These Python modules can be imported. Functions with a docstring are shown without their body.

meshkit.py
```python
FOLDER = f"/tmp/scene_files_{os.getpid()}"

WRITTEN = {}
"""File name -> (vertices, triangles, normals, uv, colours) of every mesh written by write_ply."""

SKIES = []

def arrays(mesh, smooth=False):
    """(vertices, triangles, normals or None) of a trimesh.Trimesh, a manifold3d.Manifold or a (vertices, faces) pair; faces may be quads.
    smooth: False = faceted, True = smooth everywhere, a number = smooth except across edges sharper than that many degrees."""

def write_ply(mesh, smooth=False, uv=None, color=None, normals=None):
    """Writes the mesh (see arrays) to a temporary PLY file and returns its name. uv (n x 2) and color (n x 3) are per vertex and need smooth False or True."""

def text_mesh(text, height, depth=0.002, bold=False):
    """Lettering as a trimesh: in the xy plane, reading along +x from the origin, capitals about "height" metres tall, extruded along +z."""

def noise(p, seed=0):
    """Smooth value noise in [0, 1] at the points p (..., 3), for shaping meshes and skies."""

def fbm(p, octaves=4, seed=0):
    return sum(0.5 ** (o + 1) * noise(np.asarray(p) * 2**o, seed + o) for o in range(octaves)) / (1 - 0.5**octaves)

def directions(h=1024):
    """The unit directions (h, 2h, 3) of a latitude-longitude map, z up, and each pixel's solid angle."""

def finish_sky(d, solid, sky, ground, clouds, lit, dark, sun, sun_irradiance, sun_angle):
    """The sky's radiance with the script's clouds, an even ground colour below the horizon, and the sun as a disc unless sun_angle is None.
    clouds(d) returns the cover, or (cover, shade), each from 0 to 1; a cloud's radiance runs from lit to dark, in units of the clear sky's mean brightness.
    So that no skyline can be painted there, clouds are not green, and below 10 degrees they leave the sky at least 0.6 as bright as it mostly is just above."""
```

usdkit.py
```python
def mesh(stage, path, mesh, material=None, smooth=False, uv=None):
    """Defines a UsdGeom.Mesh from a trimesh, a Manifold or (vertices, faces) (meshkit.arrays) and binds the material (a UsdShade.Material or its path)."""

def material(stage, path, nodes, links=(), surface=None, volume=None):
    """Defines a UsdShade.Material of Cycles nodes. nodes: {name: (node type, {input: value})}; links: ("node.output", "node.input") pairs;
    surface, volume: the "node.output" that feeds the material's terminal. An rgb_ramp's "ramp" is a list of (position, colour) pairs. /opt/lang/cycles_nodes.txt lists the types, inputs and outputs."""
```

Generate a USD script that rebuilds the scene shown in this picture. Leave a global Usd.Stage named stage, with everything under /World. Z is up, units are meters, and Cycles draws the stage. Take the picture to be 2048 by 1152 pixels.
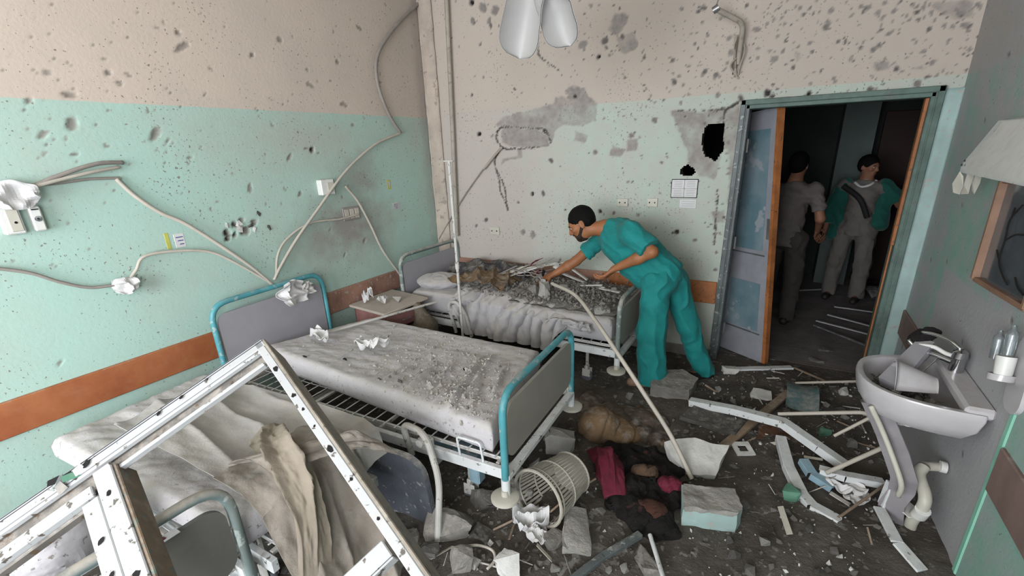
import math, random, numpy as np, trimesh, usdkit, meshkit
from itertools import permutations
from pxr import Usd, UsdGeom, UsdLux, UsdShade, Sdf, Gf, Vt
from shapely.geometry import Polygon, Point, box as sbox
from shapely import affinity
import manifold3d as m3

stage = Usd.Stage.CreateInMemory()
UsdGeom.SetStageUpAxis(stage, 'Z'); UsdGeom.SetStageMetersPerUnit(stage, 1.0)
UsdGeom.Xform.Define(stage, '/World'); UsdGeom.Scope.Define(stage, '/World/Looks')
A = np.array

# ------------------------------------------------------------------ camera, sky, daylight, exposure
FPX, CAM, YAW, PITCH, ROLL, OY = 923.233, A([3.353, -4.118, 1.858]), -0.531, 0.345, -0.039, 50.0
FWD = A([math.sin(YAW)*math.cos(PITCH), math.cos(YAW)*math.cos(PITCH), -math.sin(PITCH)])
_r = np.cross(FWD, [0, 0, 1]); _r /= np.linalg.norm(_r); _u = np.cross(_r, FWD)
RGT, UPV = _r*math.cos(ROLL)+_u*math.sin(ROLL), -_r*math.sin(ROLL)+_u*math.cos(ROLL)
cam = UsdGeom.Camera.Define(stage, '/World/camera')
cam.CreateHorizontalApertureAttr(36.0); cam.CreateVerticalApertureAttr(20.25)
cam.CreateFocalLengthAttr(FPX/2048*36.0)
cam.CreateVerticalApertureOffsetAttr(OY/2048*36.0)
cam.CreateClippingRangeAttr(Gf.Vec2f(0.02, 200))
cam.AddTransformOp().Set(Gf.Matrix4d(*RGT, 0, *UPV, 0, *(-FWD), 0, *CAM, 1))
EXPOSURE = 0.34
cam.CreateExposureAttr(EXPOSURE)
dome = UsdLux.DomeLight.Define(stage, '/World/sky')
dome.CreateIntensityAttr(1.0); dome.CreateColorAttr(Gf.Vec3f(0.86, 0.93, 1.0))
WIN = (0.35, 3.75, 0.75, 2.95)      # the blown-out window behind the photographer: x0, x1, z0, z1
win = UsdLux.RectLight.Define(stage, '/World/window_daylight')
win.CreateWidthAttr(WIN[1]-WIN[0]); win.CreateHeightAttr(WIN[3]-WIN[2])
win.CreateIntensityAttr(11.0); win.CreateColorAttr(Gf.Vec3f(0.93, 0.965, 1.0))
win.AddTranslateOp().Set(Gf.Vec3d((WIN[0]+WIN[1])/2, -7.75, (WIN[2]+WIN[3])/2)); win.AddRotateXYZOp().Set(Gf.Vec3f(90, 0, 0))

WIN2 = (-7.0, -5.0, 0.9, 3.0)     # unseen opening added in the right wall to brighten the left wall: y0, y1, z0, z1
win2 = UsdLux.RectLight.Define(stage, '/World/added_side_light')
win2.CreateWidthAttr(WIN2[1]-WIN2[0]); win2.CreateHeightAttr(WIN2[3]-WIN2[2]); win2.CreateIntensityAttr(12.0); win2.CreateColorAttr(Gf.Vec3f(0.95, 0.97, 1.0))
win2.AddTranslateOp().Set(Gf.Vec3d(4.62, (WIN2[0]+WIN2[1])/2, (WIN2[2]+WIN2[3])/2)); win2.AddRotateXYZOp().Set(Gf.Vec3f(90, 0, 90))

def ray(px):
    return FWD + RGT*(px[0]-1024)/FPX - UPV*(px[1]-576-OY)/FPX
def atz(px, z): d = ray(px); return CAM + d*(z-CAM[2])/d[2]      # where the line of sight meets the level z / the plane y / the plane x
def aty(px, y): d = ray(px); return CAM + d*(y-CAM[1])/d[1]
def atx(px, x): d = ray(px); return CAM + d*(x-CAM[0])/d[0]

# ------------------------------------------------------------------ shape helpers
RNG = np.random.default_rng(11)
def T(v, f): return trimesh.Trimesh(np.asarray(v, float), np.asarray(f, int), process=False)
def cat(*ms):
    ms = [m for m in (ms[0] if len(ms) == 1 and isinstance(ms[0], list) else ms)]
    return trimesh.util.concatenate(ms)
def rotz(a): c, s = math.cos(a), math.sin(a); return A([[c, -s, 0], [s, c, 0], [0, 0, 1.0]])
def rotx(a): c, s = math.cos(a), math.sin(a); return A([[1.0, 0, 0], [0, c, -s], [0, s, c]])
def roty(a): c, s = math.cos(a), math.sin(a); return A([[c, 0, s], [0, 1.0, 0], [-s, 0, c]])
def xf(m, R=None, t=None):
    m = m.copy(); v = np.array(m.vertices)
    if R is not None: v = v @ np.asarray(R).T
    if t is not None: v = v + np.asarray(t, float)
    return T(v, m.faces)
def hull(pts): h = trimesh.convex.convex_hull(np.asarray(pts, float)); return T(h.vertices, h.faces)
def cbox(sx, sy, sz, c=0.004, ctr=(0, 0, 0), R=None):            # a box with chamfered edges
    c = min(c, sx*.45, sy*.45, sz*.45); P = []
    for a in (-1, 1):
        for b in (-1, 1):
            for d in (-1, 1):
                P += [(a*(sx/2-c), b*(sy/2-c), d*sz/2), (a*(sx/2-c), b*sy/2, d*(sz/2-c)), (a*sx/2, b*(sy/2-c), d*(sz/2-c))]
    return xf(hull(P), R, ctr)
def bar(p, q, w, h, c=0.002, up=(0, 0, 1)):                      # a chamfered bar from p to q
    p, q = A(p, float), A(q, float); x = q-p; L = np.linalg.norm(x); x = x/L
    y = np.cross(up, x); n = np.linalg.norm(y)
    if n < 1e-6: y = np.cross((0, 1, 0), x); n = np.linalg.norm(y)
    y = y/n; z = np.cross(x, y)
    return cbox(L, w, h, c, (p+q)/2, np.stack([x, y, z], 1))
def spline(P, n=8):
    P = A(P, float); Q = np.vstack([2*P[0]-P[1], P, 2*P[-1]-P[-2]]); out = []
    for i in range(1, len(Q)-2):
        t = np.linspace(0, 1, n, endpoint=False)[:, None]; a, b, c, d = Q[i-1], Q[i], Q[i+1], Q[i+2]
        out.append(.5*((2*b)+(-a+c)*t+(2*a-5*b+4*c-d)*t**2+(-a+3*b-3*c+d)*t**3))
    return np.vstack(out+[P[-1:]])
def bends(P, r, n=5):                                           # a polyline with rounded corners
    P = A(P, float); out = [P[0]]
    for i in range(1, len(P)-1):
        a, b = P[i-1]-P[i], P[i+1]-P[i]; la, lb = np.linalg.norm(a), np.linalg.norm(b)
        k = min(r, la*.49, lb*.49); s, e = P[i]+a/la*k, P[i]+b/lb*k
        for t in np.linspace(0, 1, n): out.append((1-t)**2*s+2*t*(1-t)*P[i]+t*t*e)
    return A(out+[P[-1]])
def tube(P, r, sides=8, closed=False):
    P = A(P, float); k = len(P); R = np.broadcast_to(r, (k,))
    t = np.gradient(P, axis=0); t /= np.linalg.norm(t, axis=1, keepdims=True)+1e-12
    a = np.cross(t[0], [0, 0, 1.0] if abs(t[0, 2]) < .9 else [1.0, 0, 0]); V = []
    ang = np.arange(sides)*2*np.pi/sides
    for i in range(k):
        a = a-t[i]*(a@t[i]); a /= np.linalg.norm(a)+1e-12; b = np.cross(t[i], a)
        V.append(P[i]+R[i]*(np.cos(ang)[:, None]*a+np.sin(ang)[:, None]*b))
    V = np.vstack(V+[P[:1], P[-1:]]); F = []
    for i in range(k-1):
        for j in range(sides):
            p, q, s, u = i*sides+j, i*sides+(j+1) % sides, (i+1)*sides+(j+1) % sides, (i+1)*sides+j
            F += [(p, q, s), (p, s, u)]
    for j in range(sides):
        F += [(k*sides, (j+1) % sides, j), (k*sides+1, (k-1)*sides+j, (k-1)*sides+(j+1) % sides)]
    return T(V, F)
def lathe(prof, n=24, ctr=(0, 0, 0), R=None):                    # prof: (radius, z) pairs from bottom to top; ends on the axis are closed
    prof = A(prof, float); k = len(prof); ang = np.arange(n)*2*np.pi/n
    V = np.vstack([np.stack([r*np.cos(ang), r*np.sin(ang), np.full(n, z)], 1) for r, z in prof]); F = []
    for i in range(k-1):
        for j in range(n):
            p, q, s, u = i*n+j, i*n+(j+1) % n, (i+1)*n+(j+1) % n, (i+1)*n+j
            F += [(p, q, s), (p, s, u)]
    return xf(T(V, F), R, ctr)
def extrude(poly, h, R=None, t=None):
    gs = getattr(poly, 'geoms', [poly])
    return xf(cat([trimesh.creation.extrude_polygon(g, h, engine='earcut') for g in gs if g.area > 1e-9]), R, t)
def rrect(w, h, r, n=6): return sbox(-w/2+r, -h/2+r, w/2-r, h/2-r).buffer(r, quad_segs=n)
def sheet(P, thick=0.004):                                      # a shell round a grid of points P (nu, nv, 3)
    P = np.asarray(P, float); nu, nv = P.shape[:2]
    du, dv = np.gradient(P, axis=0), np.gradient(P, axis=1); N = np.cross(du, dv); N /= np.linalg.norm(N, axis=2, keepdims=True)+1e-12
    V = np.vstack([P.reshape(-1, 3), (P-N*thick).reshape(-1, 3)]); n = nu*nv
    i, j = np.meshgrid(np.arange(nu-1), np.arange(nv-1), indexing='ij'); a = (i*nv+j).ravel(); b = a+nv; c = b+1; d = a+1
    F = [np.stack([a, b, c], 1), np.stack([a, c, d], 1), np.stack([a, c, b], 1)+n, np.stack([a, d, c], 1)+n]
    rim = np.concatenate([np.arange(nv), np.arange(1, nu)*nv+nv-1, (nu-1)*nv+np.arange(nv-2, -1, -1), np.arange(nu-2, 0, -1)*nv])
    r2 = np.roll(rim, -1); F += [np.stack([rim, rim+n, r2], 1), np.stack([r2, rim+n, r2+n], 1)]
    m = T(V, np.vstack(F))
    if m.volume < 0: m = T(V, np.vstack(F)[:, ::-1])
    return m
def nz(p, s, seed=0, o=3): return meshkit.fbm(np.asarray(p)*s+17.3, o, seed)-.5
def rock(sz, seed, rough=.5, sub=1, n=14):
    g = np.random.default_rng(seed); P = g.uniform(-1, 1, (n, 3)); P = np.sign(P)*np.abs(P)**rough
    m = hull(P*A(sz)/2)
    if sub:
        m = trimesh.Trimesh(*trimesh.remesh.subdivide_to_size(m.vertices, m.faces, max(sz)/(3.0*sub)), process=True)
        v = np.array(m.vertices); m = T(v+A(m.vertex_normals)*(nz(v, 5/max(sz), seed)[:, None]*max(sz)*.16), m.faces)
    return m
def slab(poly2d, h, seed, rough=.012, step=.03):                # a broken slab: outline in metres, thickness h, rough faces, standing on z = 0
    m = extrude(poly2d, h); m = trimesh.Trimesh(*trimesh.remesh.subdivide_to_size(m.vertices, m.faces, step), process=True)
    v = np.array(m.vertices); d = np.stack([nz(v, 14, seed+k) for k in range(3)], 1)*rough*2.2
    return T(v+d, m.faces)
def base(m):
    b = m.bounds; return A([(b[0, 0]+b[1, 0])/2, (b[0, 1]+b[1, 1])/2, b[0, 2]])

# signed-distance solids, meshed by marching tetrahedra
def rcone(p, a, b, ra, rb):
    a, b = A(a, float), A(b, float); ab = b-a; t = np.clip(((p-a)@ab)/(ab@ab+1e-12), 0, 1)
    return np.linalg.norm(p-a-t[..., None]*ab, axis=-1)-(ra+(rb-ra)*t)
def ell(p, c, r, R=None):
    q = p-A(c, float); q = q if R is None else q@R
    r = A(r, float); k = np.linalg.norm(q/r, axis=-1); return k*(k-1)/(np.linalg.norm(q/r**2, axis=-1)+1e-9)
def smin(a, b, k):
    h = np.clip(.5+.5*(b-a)/k, 0, 1); return b+(a-b)*h-k*h*(1-h)
def solid(fn, lo, hi, h):
    lo, hi = A(lo, float), A(hi, float); n = np.ceil((hi-lo)/h).astype(int)+1
    g = np.stack(np.meshgrid(*[np.arange(k) for k in n], indexing='ij'), -1).reshape(-1, 3)
    return skin_over(np.concatenate([fn(lo+h*g[s:s+400000]) for s in range(0, len(g), 400000)]).reshape(n), lo, h)
def blend(prims, h, warp=None, pad=.06):
    """prims: (kind, args, k) with kind 'c' (a, b, ra, rb, [cut point, cut normal]) or 'e' (centre, radii, R); each is blended over k; negative k carves"""
    bb = []
    for kind, a, k in prims:
        if kind == 'c': r = max(a[2], a[3]); bb.append((np.minimum(a[0], a[1])-r, np.maximum(a[0], a[1])+r))
        else: r = max(a[1]); bb.append((A(a[0])-r, A(a[0])+r))
    lo = np.min([b[0] for b, p in zip(bb, prims) if p[2] >= 0], 0)-pad; hi = np.max([b[1] for b, p in zip(bb, prims) if p[2] >= 0], 0)+pad; n = np.ceil((hi-lo)/h).astype(int)+1; F = np.full(n, 1.)
    for (kind, a, k), (l, u) in zip(prims, bb):
        m = abs(k)+.045; i0 = np.clip(np.floor((l-m-lo)/h).astype(int), 0, n); i1 = np.clip(np.ceil((u+m-lo)/h).astype(int)+1, 0, n); w = tuple(slice(x, y) for x, y in zip(i0, i1))
        if min(i1-i0) <= 0: continue
        p = lo+h*np.stack(np.meshgrid(*[np.arange(x, y) for x, y in zip(i0, i1)], indexing='ij'), -1)
        if kind == 'c':
            d = rcone(p, *a[:4])
            if len(a) > 4: d = np.maximum(d, (p-A(a[4]))@(A(a[5])/np.linalg.norm(a[5])))
        else: d = ell(p, *a)
        F[w] = np.maximum(F[w], -d) if k < 0 else smin(F[w], d, max(k, 1e-4))
    if warp is not None:
        near = np.abs(F) < .05; p = lo+h*np.argwhere(near); F[near] += warp(p)
    return skin_over(F, lo, h)
def skin_over(f, lo, h):
    n = A(f.shape); f = np.where(np.abs(f) < 1e-7, 1e-7, f)
    for ax in range(3):
        s = [slice(None)]*3
        for e in (0, -1): s[ax] = e; f[tuple(s)] = np.maximum(f[tuple(s)], h*.3)
    ins = f < 0; c = np.zeros(n-1, int)
    for o in np.ndindex(2, 2, 2): c += ins[o[0]:n[0]-1+o[0], o[1]:n[1]-1+o[1], o[2]:n[2]-1+o[2]]
    I = np.argwhere((c > 0) & (c < 8)); st = A([n[1]*n[2], n[2], 1]); Ff = f.ravel(); tets = []
    for pm in permutations(range(3)):
        o = np.zeros((4, 3), int)
        for k in range(3): o[k+1] = o[k]; o[k+1, pm[k]] = 1
        tets.append((I[:, None, :]+o[None])@st)
    t = np.vstack(tets); s = Ff[t] < 0; cnt = s.sum(1); E = []; S = []
    def emit(tt, order):
        for tri in order: E.append(np.stack([np.stack([tt[:, a], tt[:, b]], 1) for a, b in tri], 1)); S.append(tt)
    for k in (1, 3):
        tt = t[cnt == k]; ss = s[cnt == k]; odd = ss if k == 1 else ~ss
        q = np.argsort(~odd, axis=1, kind='stable'); tt = np.take_along_axis(tt, q, 1); emit(tt, [((0, 1), (0, 2), (0, 3))])
    tt = t[cnt == 2]; q = np.argsort(~s[cnt == 2], axis=1, kind='stable'); tt = np.take_along_axis(tt, q, 1)
    emit(tt, [((0, 2), (0, 3), (1, 3)), ((0, 2), (1, 3), (1, 2))])
    E = np.vstack(E); S = np.vstack(S); key = np.sort(E, 2); kk = key[..., 0].astype(np.int64)*len(Ff)+key[..., 1]
    u, inv = np.unique(kk.ravel(), return_inverse=True); a, b = u//len(Ff), u % len(Ff)
    pa, pb = lo+h*np.stack(np.unravel_index(a, n), 1), lo+h*np.stack(np.unravel_index(b, n), 1)
    w = (Ff[a]/(Ff[a]-Ff[b]))[:, None]; w = np.clip(w, .03, .97); V = pa+(pb-pa)*w; F = inv.reshape(-1, 3)
    P4 = lo+h*np.stack(np.unravel_index(S.ravel(), n), -1).reshape(-1, 4, 3); s4 = (Ff[S] < 0)[..., None]
    out = (P4*~s4).sum(1)/np.maximum((~s4).sum(1), 1)-(P4*s4).sum(1)/np.maximum(s4.sum(1), 1)
    N = np.cross(V[F[:, 1]]-V[F[:, 0]], V[F[:, 2]]-V[F[:, 0]]); fl = (N*out).sum(1) < 0; F[fl] = F[fl][:, ::-1]
    return T(V, F)

# ------------------------------------------------------------------ prims
_used = {}
LOW = []                                                         # sampled points of what lies on the floor, so that loose stones keep clear of it
def note_low(m):
    if m.bounds[0, 2] < .16 and len(m.faces):
        g = np.random.default_rng(len(LOW)); n = int(np.clip(m.area*1500, 40, 900)); p = g.random(n); tri = np.array(m.triangles); k = g.choice(len(tri), n, p=m.area_faces/m.area_faces.sum()); a, b = g.random((2, n, 1)); a, b = np.where(a+b > 1, 1-a, a), np.where(a+b > 1, 1-b, b)
        q = tri[k, 0]+a*(tri[k, 1]-tri[k, 0])+b*(tri[k, 2]-tri[k, 0]); LOW.append(q[q[:, 2] < .15])
def num(path):
    k = _used.get(path, -1)+1; _used[path] = k; return path if k == 0 else f'{path}_{k:03d}'
def tag(prim, label=None, cat=None, group=None, kind=None):
    for k, v in (('label', label), ('category', cat), ('group', group), ('kind', kind)):
        if v: prim.SetCustomDataByKey(k, v)
    return prim
class Thing:
    def __init__(s, name, label, cat, at=(0, 0, 0), group=None, kind=None, rz=0):
        s.path, s.at, s.rz = num('/World/'+name), A(at, float), rz; s.x = UsdGeom.Xform.Define(stage, s.path)
        s.x.AddTranslateOp().Set(Gf.Vec3d(*map(float, s.at)))
        if rz: s.x.AddRotateZOp().Set(math.degrees(rz))
        tag(s.x.GetPrim(), label, cat, group, kind)
    def part(s, name, mesh, mat, smooth=35, label=None, parent=None, kind=None, local=False):
        p = num((parent or s.path)+'/'+name)
        note_low(xf(mesh, rotz(s.rz), s.at) if local else mesh)
        if not local: mesh = xf(mesh, None, -s.at)
        if s.rz and not local: mesh = xf(mesh, rotz(-s.rz))
        m = usdkit.mesh(stage, p, mesh, mat, smooth=smooth); tag(m.GetPrim(), label, kind=kind); return p
def one(name, mesh, mat, label, cat, group=None, kind=None, smooth=35):
    note_low(mesh); b = base(mesh); p = num('/World/'+name); m = usdkit.mesh(stage, p, xf(mesh, None, -b), mat, smooth=smooth)
    UsdGeom.Xformable(m).AddTranslateOp().Set(Gf.Vec3d(*map(float, b))); tag(m.GetPrim(), label, cat, group, kind); return p
def struct(name, mesh, mat, label=None, parent=None, smooth=False, cat=None, attrs=None):
    p = num((parent or '/World')+'/'+name); m = usdkit.mesh(stage, p, mesh, mat, smooth=smooth)
    for k, v in (attrs or {}).items(): UsdGeom.PrimvarsAPI(m).CreatePrimvar(k, Sdf.ValueTypeNames.FloatArray, 'vertex').Set(Vt.FloatArray.FromNumpy(np.asarray(v, np.float32)))
    if parent is None: tag(m.GetPrim(), label, cat, None, 'structure')
    return p
def copy_of(src, name, at, R, label, cat, group):
    p = num('/World/'+name); x = UsdGeom.Xform.Define(stage, p); M = np.eye(4); M[:3, :3] = np.asarray(R).T; M[3, :3] = at
    x.AddTransformOp().Set(Gf.Matrix4d(*map(float, M.ravel()))); x.GetPrim().GetReferences().AddInternalReference(src); x.GetPrim().SetInstanceable(True)
    tag(x.GetPrim(), label, cat, group); return p

# ------------------------------------------------------------------ materials
def srgb(h):
    c = A([int(h[i:i+2], 16)/255 for i in (0, 2, 4)]); return np.where(c < .04045, c/12.92, ((c+.055)/1.055)**2.4)
DUST = srgb('a8a199')
def M(name, col, rough=.6, metal=0., dust=0., var=.12, scale=7., bump=0., bscale=40., col2=None, spots=0., spotcol='4a4641', sscale=30., spec=.4, sheen=0., trans=0., alpha=None, dustcol=None, sss=0.):
    """a surface colour with mottling, a layer of settled dust where it faces up, and flaked spots"""
    c = srgb(col) if isinstance(col, str) else A(col); c2 = c*(1-var*2.2) if col2 is None else srgb(col2)
    dc = DUST if dustcol is None else srgb(dustcol)
    n = {'pos': ('geometry', {}), 'tc': ('texture_coordinate', {}), 'n1': ('noise_texture', {'scale': scale, 'detail': 5., 'roughness': .6}),
         'r1': ('map_range', {'from_min': .35, 'from_max': .7, 'clamp': True}), 'c1': ('mix_color', {'a': c, 'b': c2}),
         'p': ('principled_bsdf', {'roughness': rough, 'metallic': metal, 'specular_ior_level': spec, 'sheen_weight': sheen, 'transmission_weight': trans, 'subsurface_weight': sss, 'subsurface_scale': .01})}
    L = [('tc.object', 'n1.vector'), ('n1.fac', 'r1.value'), ('r1.result', 'c1.fac')]; last = 'c1.result'
    if spots:
        n |= {'n3': ('noise_texture', {'scale': sscale, 'detail': 3., 'roughness': .55}), 'r3': ('map_range', {'from_min': .66-.16*spots, 'from_max': .7-.16*spots, 'clamp': True}), 'c3': ('mix_color', {'b': srgb(spotcol)})}
        L += [('tc.object', 'n3.vector'), ('n3.fac', 'r3.value'), ('r3.result', 'c3.fac'), (last, 'c3.a')]; last = 'c3.result'
    if dust:
        n |= {'sx': ('separate_xyz', {}), 'n2': ('noise_texture', {'scale': scale*2.3, 'detail': 6., 'roughness': .65}), 'd1': ('map_range', {'from_min': -.15, 'from_max': .75, 'clamp': True}),
              'd2': ('map_range', {'from_min': .62-.4*dust, 'from_max': .8-.25*dust, 'clamp': True}), 'd3': ('math', {'math_type': 'multiply'}), 'd4': ('math', {'math_type': 'multiply', 'value2': min(1., .35+.7*dust)}), 'c2': ('mix_color', {'b': dc})}
        L += [('pos.normal', 'sx.vector'), ('sx.z', 'd1.value'), ('tc.object', 'n2.vector'), ('n2.fac', 'd2.value'), ('d1.result', 'd3.value1'), ('d2.result', 'd3.value2'), ('d3.value', 'd4.value1'), ('d4.value', 'c2.fac'), (last, 'c2.a')]; last = 'c2.result'
    L += [(last, 'p.base_color')]
    if bump:
        n |= {'n4': ('noise_texture', {'scale': bscale, 'detail': 6., 'roughness': .65}), 'b': ('bump', {'strength': min(1., bump), 'distance': .012})}
        L += [('tc.object', 'n4.vector'), ('n4.fac', 'b.height'), ('b.normal', 'p.normal')]
    out = 'p.BSDF'
    if alpha is not None: n['p'][1]['alpha'] = alpha
    return usdkit.material(stage, '/World/Looks/'+name, n, L, surface=out)

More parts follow.
